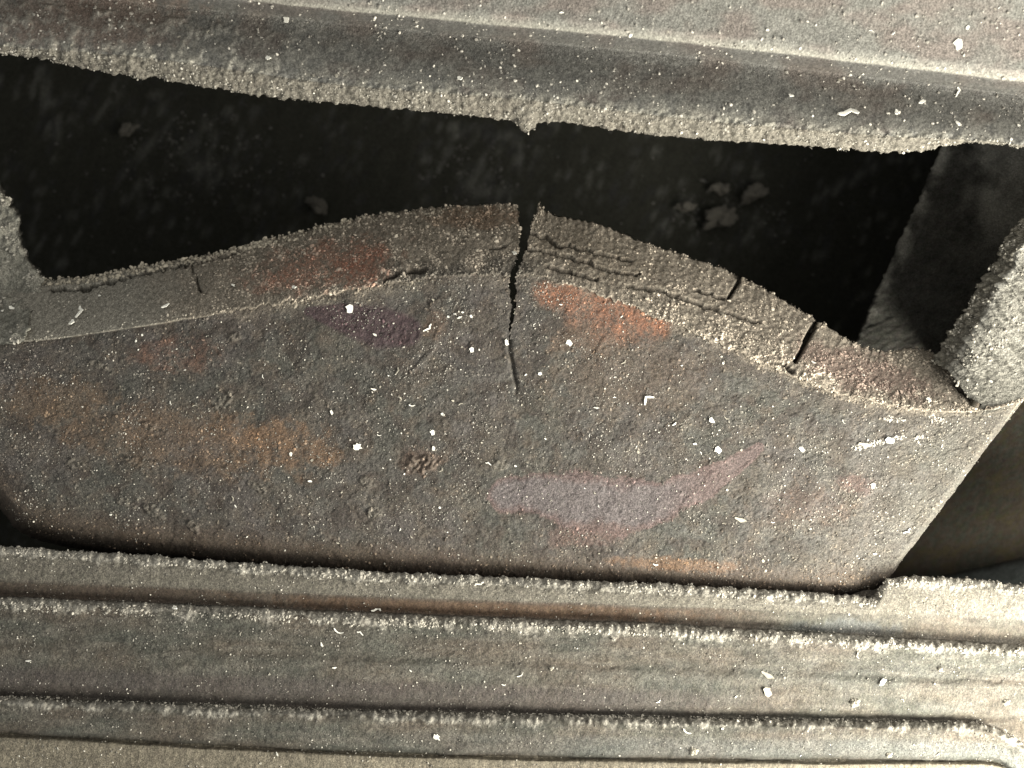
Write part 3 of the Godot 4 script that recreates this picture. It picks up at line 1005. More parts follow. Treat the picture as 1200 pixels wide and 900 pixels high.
# ------------------------------------------------------------------ ash
func lump_mesh(seed_: int, rough: float, fine: bool) -> ArrayMesh:
	var r := RandomNumberGenerator.new()
	r.seed = seed_
	var sm := SphereMesh.new()
	sm.radius = 0.5
	sm.height = 1.0
	sm.radial_segments = 40 if fine else 7
	sm.rings = 22 if fine else 4
	var a := sm.get_mesh_arrays()
	var v: PackedVector3Array = a[Mesh.ARRAY_VERTEX]
	var off := r.randf() * 500.0
	for i in v.size():
		var d := v[i].normalized()
		v[i] *= 1.0 + rough * nf.get_noise_3d(d.x * 6.0 + off, d.y * 6.0, d.z * 6.0) * 1.5 + (0.25 * nf.get_noise_3d(d.x * 26.0, d.y * 26.0 + off, d.z * 26.0) if fine else 0.0)
		v[i].y *= 0.75
	a[Mesh.ARRAY_VERTEX] = v
	a[Mesh.ARRAY_TANGENT] = null
	a[Mesh.ARRAY_TEX_UV] = null
	var st := SurfaceTool.new()
	st.create_from_arrays(a)
	st.generate_normals()
	return st.commit()


func shard_mesh(seed_: int) -> ArrayMesh:       # an angular crumb
	var r := RandomNumberGenerator.new()
	r.seed = seed_
	var top := []
	var low := []
	for i in 6:
		var a := TAU * (i + r.randf_range(-0.35, 0.35)) / 6.0
		top.append(Vector3(cos(a) * r.randf_range(0.16, 0.42), r.randf_range(0.12, 0.36), sin(a) * r.randf_range(0.16, 0.42)))
		low.append(Vector3(cos(a) * r.randf_range(0.35, 0.62), r.randf_range(-0.3, -0.05), sin(a) * r.randf_range(0.35, 0.62)))
	var st := SurfaceTool.new()
	st.begin(Mesh.PRIMITIVE_TRIANGLES)
	st.set_smooth_group(-1)
	for i in 6:
		var j := (i + 1) % 6
		for p in [top[i], top[j], low[i], top[j], low[j], low[i], Vector3(0.05, 0.38, -0.04), top[j], top[i], Vector3(0, -0.35, 0), low[i], low[j]]:
			st.add_vertex(p)
	st.generate_normals()
	return st.commit()


func chip_mesh(outline: PackedVector2Array, thick: float, bend: float, seed_: int) -> ArrayMesh:
	# a thin curled flake: lies in x-z, thickness along y
	var r := RandomNumberGenerator.new()
	r.seed = seed_
	var st := SurfaceTool.new()
	st.begin(Mesh.PRIMITIVE_TRIANGLES)
	var tri := Geometry2D.triangulate_polygon(outline)
	var up := func(p: Vector2) -> Vector3: return Vector3(p.x, thick + bend * (p.x * p.x * 1.6 + 0.5 * p.x * p.y), p.y)
	var dn := func(p: Vector2) -> Vector3: return Vector3(p.x, bend * (p.x * p.x * 1.6 + 0.5 * p.x * p.y), p.y)
	st.set_smooth_group(-1)
	for i in range(0, tri.size(), 3):
		var a := outline[tri[i]]
		var b := outline[tri[i + 1]]
		var c := outline[tri[i + 2]]
		var flip: bool = (b - a).cross(c - a) < 0.0
		var o := [a, c, b] if flip else [a, b, c]
		for p in o:
			st.add_vertex(up.call(p))
		for p in [o[0], o[2], o[1]]:
			st.add_vertex(dn.call(p))
	var n := outline.size()
	var cw := 0.0
	for i in n:
		cw += outline[i].cross(outline[(i + 1) % n])
	for i in n:
		var a := outline[i]
		var b := outline[(i + 1) % n]
		if cw < 0.0:
			var t := a
			a = b
			b = t
		for p in [up.call(a), dn.call(a), up.call(b), up.call(b), dn.call(a), dn.call(b)]:
			st.add_vertex(p)
	st.generate_normals()
	return st.commit()


func ragged(n: int, seed_: int, wide: float) -> PackedVector2Array:
	var r := RandomNumberGenerator.new()
	r.seed = seed_
	var o := PackedVector2Array()
	for i in n:
		var a := TAU * (i + r.randf_range(-0.25, 0.25)) / n
		var q := r.randf_range(0.26, 0.56)
		o.append(Vector2(cos(a) * q, sin(a) * q * wide))
	return o


func strip(pts: Array, w: float) -> PackedVector2Array:     # a bent strip as an outline
	var l := PackedVector2Array()
	var rr := PackedVector2Array()
	for i in pts.size():
		var d: Vector2 = (pts[mini(i + 1, pts.size() - 1)] - pts[maxi(i - 1, 0)]).normalized()
		var nn := Vector2(-d.y, d.x) * w * (0.55 if i == 0 or i == pts.size() - 1 else 1.0)
		l.append(pts[i] + nn)
		rr.append(pts[i] - nn)
	rr.reverse()
	l.append_array(rr)
	return l


func scatter(called: String, mesh: Mesh, places: Array, colors: Array, parent: Node, xf: Transform3D) -> MultiMeshInstance3D:
	var mm := MultiMesh.new()
	mm.transform_format = MultiMesh.TRANSFORM_3D
	mm.use_colors = true
	mm.mesh = mesh
	mm.instance_count = places.size()
	for i in places.size():
		mm.set_instance_transform(i, xf * places[i])
		mm.set_instance_color(i, colors[i])
	var o := MultiMeshInstance3D.new()
	o.name = called
	o.multimesh = mm
	o.material_override = M.ash
	parent.add_child(o, true)
	return o


func lie(pos: Vector3, normal: Vector3, size: Vector3, turn: float, tilt: float) -> Transform3D:
	var up := (normal + Vector3(rng.randf_range(-tilt, tilt), rng.randf_range(-tilt, tilt), rng.randf_range(-tilt, tilt) * 0.5)).normalized()
	var side := up.cross(Vector3(cos(turn), sin(turn), 0.13).normalized()).normalized()
	var b := Basis(side, up, side.cross(up))
	return Transform3D(b * Basis.from_scale(size), pos)


func grit(s: Sheet, n: int, area: Callable, lo: float, hi: float, sink: float, tone: Callable, places: Array, colors: Array) -> void:
	# area(q) gives the chance that a spot carries a grain
	var total := s.p.size()
	var tries := 0
	while n > 0 and tries < 400000:
		tries += 1
		var i := rng.randi() % total
		var q := s.q[i]
		if q.x < -40 or q.x > 1240 or q.y < -30 or q.y > 930:
			continue
		if rng.randf() > area.call(q, i):
			continue
		var e := rng.randf()
		var size := lerpf(lo, hi, e * e * e * e * e)
		var jit := Vector3(rng.randf_range(-1, 1), rng.randf_range(-1, 1), 0) * (0.0024 if s == soot else 0.0003)
		places.append(lie(s.p[i] + jit - Vector3(jit.x * s.n[i].x, 0, 0) + s.n[i] * size * sink, s.n[i], Vector3(rng.randf_range(0.8, 1.5), rng.randf_range(0.6, 1.0), rng.randf_range(0.7, 1.1)) * size, rng.randf() * TAU, 0.9))
		colors.append(tone.call(q, i))
		n -= 1


func place_flake(mesh: Mesh, mat: Material, s: Sheet, x: float, y: float, size: Vector3, turn: float, tilt: float, label: String, group: String, called := "ash_flake") -> bool:
	var i := s.find(x, y)
	if i < 0:
		return false
	var o := MeshInstance3D.new()
	o.name = numbered(called)
	o.mesh = mesh
	o.material_override = mat
	add_child(o, true)
	var off := (Vector2(x, y) - s.q[i]) * K
	o.transform = F * lie(s.p[i] + Vector3(off.x, -off.y, 0) + s.n[i] * 0.00012, s.n[i], size, turn, tilt)
	tag(o, label, "ash flake" if called == "ash_flake" else "ash lump" if called == "ash_lump" else "soot clump", group)
	return true


const MARKS := [
	[[597, 400, "crack's lower tip"], [710, 370, "orange patch"], [760, 469, "L-shaped flake"], [837, 510, "two brightest flakes"], [600, 580, "pale smear's left end"], [885, 527, "pale smear's tip"], [720, 600, "pale smear's widest part"], [495, 543, "brown scab"], [350, 525, "brown stain's right end"], [190, 520, "middle of the brown stain"], [70, 480, "brown stain's left end"], [430, 385, "dark purple stain"], [205, 414, "reddish rim spot"], [1030, 518, "ash streak by the right rim"], [1015, 660, "plate's bottom right corner"], [30, 600, "plate's bottom left corner"], [603, 455, "crack's faint tail end"], [1003, 568, "reddish spot on the right"], [867, 609, "long grey flake"], [400, 640, "middle of the left half's foot"], [930, 440, "rim's cross crack"]],
	[[993, 132, "tick-shaped flake"], [620, 150, "hanging drip on the rail"], [20, 20, "rail's left end"], [336, 23, "flake in the rail's groove"], [1123, 52, "large flake on the ledge"], [650, 25, "middle of the rail's lip"], [800, 100, "middle of the rail's right half"], [180, 50, "ashy patch on the rail's left"], [450, 80, "middle of the rail's left half"], [1180, 150, "rail's lower right end"]],
	[[1000, 822, "ash lump with a shadow"], [899, 791, "beige sliver"], [396, 740, "curved white thread"], [1175, 870, "frame's rounded corner"], [441, 714, "hooked flake in the rusty groove"], [1030, 690, "notch by the plate's corner"], [512, 863, "forked flake"], [20, 760, "middle ridge's left end"], [20, 840, "lowest ridge's left end"], [646, 783, "small pellet on the middle ridge"], [515, 677, "flake on the highest ridge"], [220, 790, "left part of the middle ridge"], [804, 857, "curved flake on the lowest ridge"], [1150, 790, "middle ridge's right end"], [780, 720, "right part of the rusty groove"], [150, 670, "left part of the highest ridge"]]]


func where_label(x: float, y: float, on: int, tone: String, what: String, px: float) -> String:
	var best: Array = MARKS[on][0]
	for m in MARKS[on]:
		if Vector2(x - m[0], y - m[1]).length() < Vector2(x - best[0], y - best[1]).length():
			best = m
	var d := Vector2(x - best[0], y - best[1])
	var side: String = ["right of", "below right of", "below", "below left of", "left of", "above left of", "above", "above right of"][int(round(d.angle() / (PI / 4.0)) + 8) % 8]
	var far := "just" if d.length() < 25.0 else "a little" if d.length() < 50.0 else "well"
	return "%s %s %s %s %s the %s" % ["tiny" if px < 3.0 else "small", tone, what, far, side, best[2]]


func ash_and_flakes() -> void:
	var lumps := [lump_mesh(1, 0.6, false)]
	var grain := shard_mesh(31)
	# --- scale and grit on the rim: a part of the plate
	var root := get_node("cracked_plate")
	var toplate := Transform3D(Basis(), Vector3(0, 0.06, 0))
	var pl := []
	var co := []
	for side in 2:
		var s: Sheet = plates[side]
		grit(s, 9000, func(q, i):
			var r: int = i / s.nc
			if r < 4 or r > 72:
				return 0.0
			var dens := 0.12 + 0.9 * ss(-0.1, 0.35, nz.get_noise_2d(q.x * 2.2, q.y * 3.2))
			dens *= ss(180, 300, q.x) * 0.9 + 0.1
			if r > 67:
				dens *= 0.4
			if q.x > 610.0 and q.x < 760.0:
				dens *= 0.35
			if cracks(q.x, q.y) + cracks(q.x + 3.0, q.y) + cracks(q.x, q.y + 3.0) + cracks(q.x, q.y - 3.0) > 0.1:
				dens = 0.0
			return dens, 0.0002, 0.0009, 0.0, func(q, i):
				var b: Color = s.c[i]
				var k := rng.randf_range(0.75, 1.25)
				return Color(b.r * k, b.g * k, b.b * k), pl, co)
	# larger pale clods of scale
	for side in 2:
		var s: Sheet = plates[side]
		grit(s, 900, func(q, i):
			var r: int = i / s.nc
			if r < 6 or r > 71 or cracks(q.x, q.y) > 0.05:
				return 0.0
			if side == 0:
				return ss(240, 330, q.x) * ss(0.05, 0.3, nz.get_noise_2d(q.x * 2.6, q.y * 3.6)) * (0.4 if r < 45 else 0.9)
			return ss(720, 800, q.x) * ss(1170, 900, q.x) * (0.9 if r > 40 else 0.15) * ss(-0.1, 0.2, nz.get_noise_2d(q.x * 2.6, q.y * 3.6)), 0.0006, 0.0018, -0.12, func(q, i):
				var b: Color = s.c[i]
				var k := rng.randf_range(0.9, 1.5)
				return Color(b.r * k, b.g * k, b.b * k), pl, co)
	# small crumbs of scale, only a little paler than the iron they sit on
	for side in 2:
		var s: Sheet = plates[side]
		grit(s, 5500, func(q, i):
			var r: int = i / s.nc
			if r < 70 or r > 280:
				return 0.0
			return (0.25 + ss(-0.2, 0.3, nz.get_noise_2d(q.x * 1.6 + 33, q.y * 1.6))) * (1.0 - 0.8 * ss(0.0, 0.3, seg(q.x, q.y, [Vector3(592, 580, 22), Vector3(670, 586, 36), Vector3(720, 596, 38), Vector3(825, 568, 19), Vector3(890, 524, 6)]))), 0.00025, 0.0011, -0.1, func(q, i):
				var b: Color = s.c[i]
				var k := rng.randf_range(1.1, 1.8)
				return Color(b.r * k, b.g * k, b.b * k), pl, co)
	# the crumbly lip of ash along the back edge of the left rim
	var sl: Sheet = plates[0]
	grit(sl, 1500, func(q, i):
		var r: int = i / sl.nc
		return (0.9 if r < 12 else 0.0) * float(r > 3) * ss(600, 250, q.x), 0.0004, 0.0017, 0.2, func(_q, _i):
			var k := rng.randf_range(0.24, 0.38)
			return Color(k, k * 0.90, k * 0.72), pl, co)
	tag(scatter("scale_crust", grain, pl, co, root, toplate), "", "", "", "stuff")

	# --- fine dust specks on the faces
	var names := [["dust_specks", "pale dust specks sprinkled over the face of the cracked plate", plates, 26000], ["dust_specks", "pale dust specks sprinkled over the upper rail", [rail], 5000], ["dust_specks", "pale dust specks sprinkled over the moulded frame", [frame], 14000]]
	var tiny: ArrayMesh = lumps[0]
	for a in names:
		pl = []
		co = []
		for s in a[2]:
			grit(s, a[3] / a[2].size(), func(q, i):
				if s == rail and i / s.nc > 126 or s == frame and i / s.nc < 9:
					return 0.0
				if s != rail and s != frame and (i / s.nc < 68 or i / s.nc > 278):
					return 0.0
				var d := 0.15 + 0.9 * ss(-0.2, 0.5, nz.get_noise_2d(q.x * 1.1 + 70, q.y * 1.1))
				if s != rail and s != frame:
					d *= 1.0 - 0.75 * ss(0.0, 0.3, seg(q.x, q.y, [Vector3(592, 580, 22), Vector3(670, 586, 36), Vector3(720, 596, 38), Vector3(825, 568, 19), Vector3(890, 524, 6)]))
					d *= 0.45 + 0.55 * ss(250, 520, q.x)
					d *= 1.0 - 0.7 * ss(600, 650, q.y)
				return d, 0.00010, 0.00055 if s != rail else 0.0010, 0.1, func(q, i):
					var k := (0.11 if s != rail else 0.24) + 0.40 * pow(rng.randf(), 2.6)
					return Color(k, k * 0.94, k * 0.82), pl, co)
		if a[2].size() == 2:      # a smeared streak of ash near the right end, and thicker dust round it
			grit(plates[1], 260, func(q, i):
				if i / plates[1].nc < 70:
					return 0.0
				return ss(0.0, 0.8, seg(q.x, q.y, [Vector3(1000, 524, 4), Vector3(1030, 518, 5), Vector3(1058, 512, 3)])) + 0.6 * ss(0.0, 0.8, seg(q.x, q.y, [Vector3(1070, 515, 3), Vector3(1082, 511, 2)])) + 0.8 * ss(0.0, 0.6, seg(q.x, q.y, [Vector3(1040, 490, 5), Vector3(1056, 492, 5)])) + 0.8 * ss(0.0, 0.6, seg(q.x, q.y, [Vector3(1092, 490, 5), Vector3(1104, 494, 5)])), 0.0003, 0.0011, 0.0, func(_q, _i):
					var k := rng.randf_range(0.24, 0.5)
					return Color(k, k * 0.95, k * 0.84), pl, co)
		var o := scatter(numbered(a[0]), tiny, pl, co, self, F)
		tag(o, a[1], "dust", "", "stuff")

	# --- ash heaped along the ridges of the frame and on the cheeks
	var ridges := [["ash_crust", "crumbly ash along the highest ridge, against the plate's foot", 6, 17, 9000], ["ash_crust", "crumbly ash lying along the middle ridge of the frame", 43, 54, 10000], ["ash_crust", "bright crumbly ash along the lowest ridge of the frame", 100, 111, 9000]]
	for a in ridges:
		pl = []
		co = []
		var mid: float = (a[2] + a[3]) * 0.5
		grit(frame, a[4], func(q, i):
			var r: int = i / frame.nc
			if r < a[2] or r > a[3]:
				return 0.0
			var e: float = 1.0 - absf(r - mid) / ((a[3] - a[2]) * 0.5)
			return e * (0.25 + 0.8 * ss(-0.2, 0.3, nz.get_noise_2d(q.x * 3.0, a[2] * 30.0))), 0.00014, 0.0010, -0.1, func(_q, _i):
				var k := rng.randf_range(0.25, 0.42)
				return Color(k, k * 0.935, k * 0.80), pl, co)
		tag(scatter(numbered(a[0]), grain, pl, co, self, F), a[1], "ash", "", "stuff")
	for c in 2:
		pl = []
		co = []
		var s: Sheet = cheeks[c]
		grit(s, 1400, func(q, i):
			var u := float(i % s.nc) / s.nc
			if c == 0:
				return (0.9 if absf(u - 0.15) < 0.07 else 0.25) * ss(-0.1, 0.3, nz.get_noise_2d(q.x * 3, q.y * 3)) * ss(0.8, 0.5, u)
			return (0.9 if u > 0.68 and u < 0.86 else 0.2) * ss(-0.2, 0.3, nz.get_noise_2d(q.x * 3, q.y * 3)), 0.0002, 0.0011, 0.1, func(_q, _i):
				var k := rng.randf_range(0.16, 0.36)
				return Color(k, k * 0.94, k * 0.81), pl, co)
		tag(scatter(numbered("ash_crust"), grain, pl, co, self, F), "crumbly ash caked on the right cheek" if c == 0 else "crumbly ash caked on the left cheek", "ash", "", "stuff")
	# crust on the crumbling lower edge of the rail
	pl = []
	co = []
	grit(rail, 3200, func(q, i):
		var r: int = i / rail.nc
		if r < 106 or r > 127:
			return 0.0
		return 0.15 + 0.85 * ss(-0.2, 0.3, nz.get_noise_2d(q.x * 3.0, q.y * 3.0)), 0.0002, 0.0008, 0.0, func(_q, _i):
			var k := rng.randf_range(0.13, 0.36)
			return Color(k, k * 0.94, k * 0.80), pl, co)
	tag(scatter("edge_crust", grain, pl, co, get_node("upper_rail"), Transform3D(Basis(), Vector3(0, -0.09, -0.01))), "", "", "", "stuff")

	# soot crumbs clinging to the back wall
	pl = []
	co = []
	grit(soot, 6500, func(q, _i):
		var d := 0.03 + 0.9 * blob(q.x, q.y, 235, 190, 110, 60) + 0.9 * blob(q.x, q.y, 850, 245, 75, 35) + 0.8 * blob(q.x, q.y, 560, 205, 60, 40)
		return d * ss(-0.1, 0.3, nz.get_noise_2d(q.x * 4.0, q.y * 4.0)), 0.0003, 0.0020, -0.15, func(_q, _i):
			var k := rng.randf_range(0.03, 0.085)
			return Color(k, k * 0.97, k * 0.88), pl, co)
	tag(scatter("soot_crumbs", grain, pl, co, self, F), "crumbs of grey soot clinging to the back wall of the firebox", "soot", "", "stuff")

	# --- countable flakes
	var shapes := []
	for i in 7:
		shapes.append(chip_mesh(ragged(10 + i % 4, 40 + i, [1.0, 0.75, 0.55, 0.9, 0.4, 0.65, 0.8][i]), 0.14, [0.0, 0.3, -0.2, 0.25, 0.15, 0.35, 0.1][i], i))
	var sliver := chip_mesh(ragged(11, 90, 0.3), 0.12, 0.2, 3)
	var check := chip_mesh(strip([Vector2(-0.5, -0.12), Vector2(-0.38, 0.02), Vector2(-0.2, 0.14), Vector2(0.02, 0.0), Vector2(0.25, -0.16), Vector2(0.5, -0.18)], 0.1), 0.12, 0.25, 4)
	var curl := chip_mesh(strip([Vector2(-0.5, 0.2), Vector2(-0.3, 0.02), Vector2(-0.05, -0.06), Vector2(0.2, -0.02), Vector2(0.42, 0.12)], 0.055), 0.09, 0.3, 5)
	var angle := chip_mesh(strip([Vector2(-0.5, 0.25), Vector2(-0.1, 0.3), Vector2(0.25, 0.28), Vector2(0.3, -0.1), Vector2(0.35, -0.45)], 0.11), 0.12, 0.1, 6)
	var twig := chip_mesh(strip([Vector2(-0.35, 0.5), Vector2(-0.22, 0.2), Vector2(-0.3, -0.02), Vector2(0.0, -0.2), Vector2(0.4, -0.5)], 0.1), 0.12, 0.1, 7)
	var lump := lump_mesh(8, 0.6, true)
	var P := [plates[0], plates[1]]
	var on := func(x): return P[0] if x < 598 else P[1]
	# [mesh, x, y, length in px, turn, label, surface (0 plate, 1 rail, 2 frame)]
	var list := [
		[shapes[0], 410, 362, 13, 0.4, "white oval ash flake on the plate just under the orange stained rim", 0],
		[twig, 501, 384, 13, 0.2, "jagged white ash flake standing upright beside the curved flaked line", 0],
		[shapes[4], 440, 393, 8, 0.5, "white ash fleck at the foot of the dark purple stain", 0],
		[shapes[2], 533, 368, 6, 0.2, "left one of the four white flecks in a row left of the crack", 0],
		[sliver, 539, 372, 10, 2.8, "slanted lower one of the four white flecks left of the crack", 0],
		[shapes[1], 542, 366, 5, 0.0, "upper one of the four white flecks left of the crack", 0],
		[shapes[5], 552, 371, 7, 1.0, "rightmost one of the four white flecks left of the crack", 0],
		[shapes[0], 553, 410, 8, 0.3, "white ash fleck on the bare grey face left of the crack's lower end", 0],
		[shapes[3], 593, 402, 10, 0.9, "white ash flake plugging the crack's lower tip", 0],
		[shapes[0], 667, 402, 10, -0.3, "white ash flake under the orange patch, right of the crack's tip", 0],
		[sliver, 657, 357, 7, 0.2, "small white fleck lying in the orange patch", 0],
		[shapes[6], 633, 438, 7, 0.5, "white double fleck on the face right of the crack's faint tail", 0],
		[angle, 760, 469, 16, 0.0, "L-shaped white ash flake right of the crack's faint tail", 0],
		[sliver, 699, 478, 11, 0.1, "white sliver of ash left of the L-shaped flake", 0],
		[sliver, 790, 497, 10, -0.6, "thin white sliver below right of the L-shaped flake", 0],
		[shapes[1], 833, 492, 12, 0.8, "bright white squarish flake, larger of two above the pale smear's tip", 0],
		[shapes[0], 841, 527, 11, -0.4, "bright white oval flake close above the pale smear's tip", 0],
		[shapes[2], 814, 520, 7, 0.2, "small white fleck left of the oval flake above the smear", 0],
		[sliver, 867, 609, 24, 0.35, "grey elongated ash flake on the lower right of the plate's face", 0, true],
		[sliver, 1013, 521, 26, 0.25, "grey streak of ash, left half of the streak by the right rim", 0, true],
		[shapes[5], 1042, 517, 18, 0.3, "pale ragged flake ending the ash streak by the right rim", 0],
		[shapes[3], 940, 527, 11, 0.3, "ragged pale flake left of the long ash streak", 0],
		[shapes[0], 507, 507, 8, 0.2, "square white fleck in the middle of the plate's left half", 0],
		[shapes[3], 508, 526, 8, 1.2, "white fleck on the brown scab in the middle of the plate", 0],
		[shapes[6], 419, 523, 14, 0.4, "ragged white ash flake right of the brown orange stain", 0],
		[shapes[2], 389, 483, 9, 1.4, "upright white fleck above the right end of the brown stain", 0],
		[shapes[1], 341, 532, 8, 1.5, "upright white fleck lying on the orange part of the brown stain", 0],
		[shapes[4], 364, 564, 8, 0.2, "white fleck just below the brown orange stain", 0],
		[sliver, 438, 456, 11, 0.3, "white sliver on the face above the ragged flake", 0],
		[shapes[5], 519, 486, 8, 0.6, "white fleck in the middle of the face above the brown scab", 0],
		[curl, 482, 475, 10, 0.2, "small curled white thread in the middle of the face", 0],
		[shapes[1], 604, 546, 5, 0.2, "tiny round white fleck above the left end of the pale smear", 0],
		[shapes[0], 1023, 569, 8, 0.4, "white fleck on the small reddish spot at the right of the plate", 0],
		[twig, 1062, 622, 10, 0.4, "white fleck close to the slanting right edge of the plate", 0],
		[shapes[2], 1025, 649, 7, 0.1, "white fleck near the bottom right corner of the plate", 0],
		[sliver, 194, 360, 17, -0.45, "bright white oblong flake on the smooth left part of the rim", 0],
		[twig, 92, 366, 20, -0.5, "twig-shaped white flake on the smooth left part of the rim", 0],
		[shapes[3], 84, 379, 12, 1.2, "triangular white flake under the twig-shaped one on the rim", 0],
		[shapes[1], 13, 361, 11, 0.4, "bright white flake on the ashy left cheek, larger of two", 3],
		[shapes[2], 3, 365, 7, 0.2, "bright white flake at the photo's left edge on the ashy cheek", 3],
		[shapes[1], 117, 347, 6, 0.2, "small white fleck high on the smooth left part of the rim", 0],
		[shapes[5], 345, 338, 10, 0.3, "white flake at the lower edge of the orange stained rim", 0],
		[shapes[2], 273, 334, 8, 0.6, "upper white flake on the gritty rim left of the orange stain", 0],
		[shapes[0], 603, 297, 9, 0.1, "square white flake perched on the left lip of the crack", 0],
		[shapes[2], 1011, 440, 7, 0.3, "white fleck on the reddish right rim piece", 0],
		[sliver, 953, 425, 9, 0.4, "thin white fleck just right of the rim's cross crack", 0],
		[shapes[0], 1088, 469, 8, 0.2, "white fleck at the low right end of the rim", 0],
		[check, 993, 132, 29, 0.0, "tick-shaped bright white flake on the upper rail", 1],
		[shapes[4], 1081, 120, 14, -0.4, "white flake on the rail right of the tick-shaped one", 1],
		[twig, 1121, 107, 14, -0.4, "slanting pale flake on the rail near its dark groove at the right", 1],
		[shapes[0], 1123, 52, 14, 0.2, "large white flake on the ledge at the upper right", 1],
		[shapes[1], 926, 113, 9, 0.3, "white fleck on the rail left of the tick-shaped flake", 1],
		[shapes[3], 1050, 133, 10, 1.3, "pale upright flake on the rail between two larger flakes", 1],
		[shapes[2], 1122, 145, 10, 1.0, "pale flake near the rail's lower edge at the right", 1],
		[shapes[0], 336, 23, 10, 0.5, "white flake in the rail's dark groove at the upper left", 1],
		[shapes[6], 315, 69, 9, 0.9, "white fleck on the rail's band below the flake in the groove", 1],
		[shapes[5], 539, 93, 10, 0.4, "white fleck on the middle of the rail's band", 1],
		[lump, 1000, 822, 13, 0.2, "pale ash lump resting on the middle ridge, with a small shadow", 2],
		[shapes[4], 1035, 799, 17, -0.6, "oblong white flake on the middle ridge at the right", 2],
		[sliver, 899, 791, 26, 0.5, "beige slanting sliver on the middle ridge", 2, true],
		[shapes[3], 899, 811, 18, 0.6, "grey flake under the beige slanting sliver", 2, true],
		[shapes[2], 515, 677, 10, 0.3, "white flake caught in the ash of the highest ridge, mid picture", 2],
		[twig, 562, 684, 10, 0.5, "small white twig-like flake on the highest ridge", 2],
		[check, 441, 714, 14, 0.1, "white hooked flake in the rusty groove", 2],
		[shapes[1], 205, 715, 12, 0.3, "bright white flake on the ash of the middle ridge at the left", 2],
		[curl, 396, 740, 16, 0.5, "curved white thread on the middle ridge", 2],
		[sliver, 377, 755, 9, 1.3, "upright white sliver below the curved thread", 2],
		[sliver, 392, 782, 9, 0.0, "white sliver on the lower middle ridge under the curved thread", 2],
		[sliver, 34, 774, 11, 0.0, "pale flake on the middle ridge at the far left", 2],
		[sliver, 325, 884, 9, 1.0, "white sliver on the beige panel at the bottom left", 2],
		[curl, 804, 857, 14, 0.6, "curved white flake on the lowest ridge", 2],
		[lump, 812, 879, 11, 0.4, "white ash lump at the foot of the lowest ridge", 2],
		[lump, 1041, 884, 8, 0.1, "small white ash lump at the lowest ridge's foot, left of a pair", 2],
		[shapes[6], 512, 863, 11, 0.8, "white forked flake on the lowest ridge, mid picture", 2],
		[lump, 1178, 822, 9, 0.2, "white ash pellet at the far right of the middle ridge", 2],
		[lump, 1101, 784, 6, 0.3, "small round white pellet on the middle ridge at the right", 2],
		[lump, 646, 783, 6, 0.3, "small white pellet on the middle ridge below the pale smear", 2],
		[curl, 610, 791, 12, -0.6, "thin pale thread left of the small pellet", 2],
	]
	for a in list:
		var s: Sheet = on.call(a[1]) if a[6] == 0 else rail if a[6] == 1 else frame if a[6] == 2 else cheeks[1]
		var mat: Material = M.dull if a.size() > 7 or a[0] == lump else M.flake
		var l: float = a[3] * K * 0.8
		var is_lump: bool = a[0] == lump
		# «turn» is read on the picture: 0 lies level
		place_flake(a[0], mat, s, a[1], a[2], Vector3(l, l if is_lump else minf(l, 0.0025), l), -a[4] + PI * 0.5, 0.12, a[5], "", "ash_lump" if is_lump else "ash_flake")
	# many small alike ones
	var sets := [
		[0, 95, 62, 595, 350, 660, "tiny white ash fleck among many on the plate left of the crack", "tiny flecks on the left face"],
		[0, 95, 602, 1180, 350, 670, "tiny white ash fleck among many on the plate right of the crack", "tiny flecks on the right face"],
		[1, 50, 5, 1195, 5, 165, "tiny pale ash fleck among many on the upper rail", "tiny flecks on the rail"],
		[2, 75, 5, 1195, 665, 895, "tiny pale ash fleck among many on the moulded frame", "tiny flecks on the frame"]]
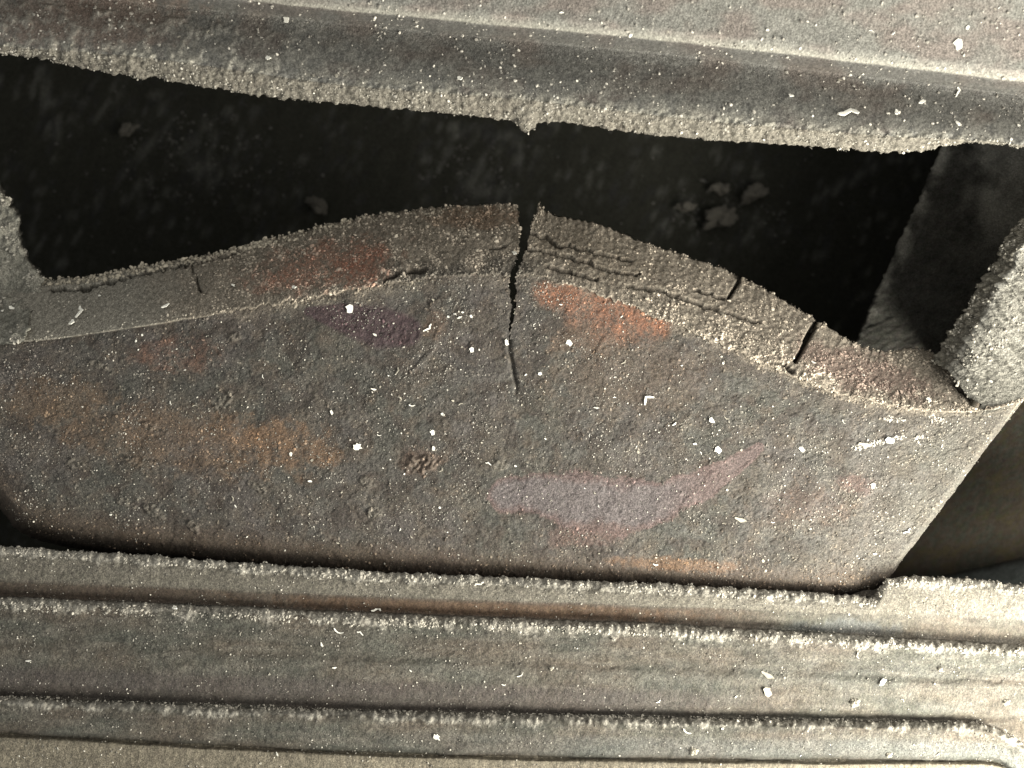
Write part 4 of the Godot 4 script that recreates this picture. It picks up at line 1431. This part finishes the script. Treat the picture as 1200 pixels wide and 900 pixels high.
	for a in sets:
		var left: int = a[1]
		var tries := 0
		while left > 0 and tries < 4000:
			tries += 1
			var x := rng.randf_range(a[2], a[3])
			var y := rng.randf_range(a[4], a[5])
			if a[0] == 0 and (y < line(TOPLINE, x) + 6 or y > line(FOOT, x) - 30 or x > 1180 - (y - 480) * 0.8):
				continue
			if a[0] == 1 and y > line(RAIL_EDGE, x):
				continue
			if a[0] == 2 and y < line(F1, x) + 14:
				continue
			if nz.get_noise_2d(x * 1.3 + 70, y * 1.3) < rng.randf_range(-0.4, 0.3):
				continue
			var s: Sheet = on.call(x) if a[0] == 0 else rail if a[0] == 1 else frame
			var e := rng.randf()
			var l := lerpf(1.3, 4.6, e * e) * K
			var m: Mesh = [shapes[0], shapes[1], shapes[2], shapes[3], shapes[4], shapes[5], shapes[6], sliver, curl, twig][rng.randi() % 10]
			if m == curl or m == twig or m == sliver:
				l *= 1.5
			var white := rng.randf() < 0.4
			if place_flake(m, M.flake if white else M.dull, s, x, y, Vector3(l, minf(l, 0.0015), l), rng.randf() * TAU, 0.25, where_label(x, y, a[0], "white" if white else "grey", "ash thread" if m == curl else "ash splinter" if m == sliver else "jagged flake" if m == twig else "ash fleck", l / K), a[7]):
				left -= 1
	# --- soot clumps on the back wall, seen dimly over the right of the plate
	var clumps := [
		[846, 222, 22, "small roundish grey soot clump, upper left of the cluster on the back wall"],
		[882, 226, 32, "slanting grey soot clump, upper right of the cluster on the back wall"],
		[803, 243, 20, "roundish grey soot clump at the left end of the cluster on the back wall"],
		[845, 254, 38, "largest flat grey soot clump, low in the cluster on the back wall"],
		[372, 240, 24, "lone grey soot clump on the back wall above the left rim"],
		[150, 152, 20, "faint grey soot clump on the back wall at the upper left"]]
	var ms := StandardMaterial3D.new()
	ms.resource_name = "grey soot"
	ms.albedo_color = Color(0.40, 0.385, 0.35)
	ms.roughness = 1.0
	ms.albedo_texture = (M.soot as StandardMaterial3D).albedo_texture
	ms.uv1_triplanar = true
	ms.uv1_scale = Vector3.ONE * 0.7
	for i in clumps.size():
		var a: Array = clumps[i]
		var o := MeshInstance3D.new()
		o.name = numbered("soot_clump")
		o.mesh = lump_mesh(60 + i, 0.6, true)
		o.material_override = ms
		add_child(o, true)
		var w: float = a[2] * K * 1.42
		o.transform = F * Transform3D(Basis(Vector3(0, 0, 1), [0.2, 0.6, 0.0, 0.35, -0.6, 0.4][i]) * Basis.from_scale(Vector3(w, w * 0.75, w * 0.6)), at(a[0], a[1], -0.128))
		tag(o, a[3], "soot clump")
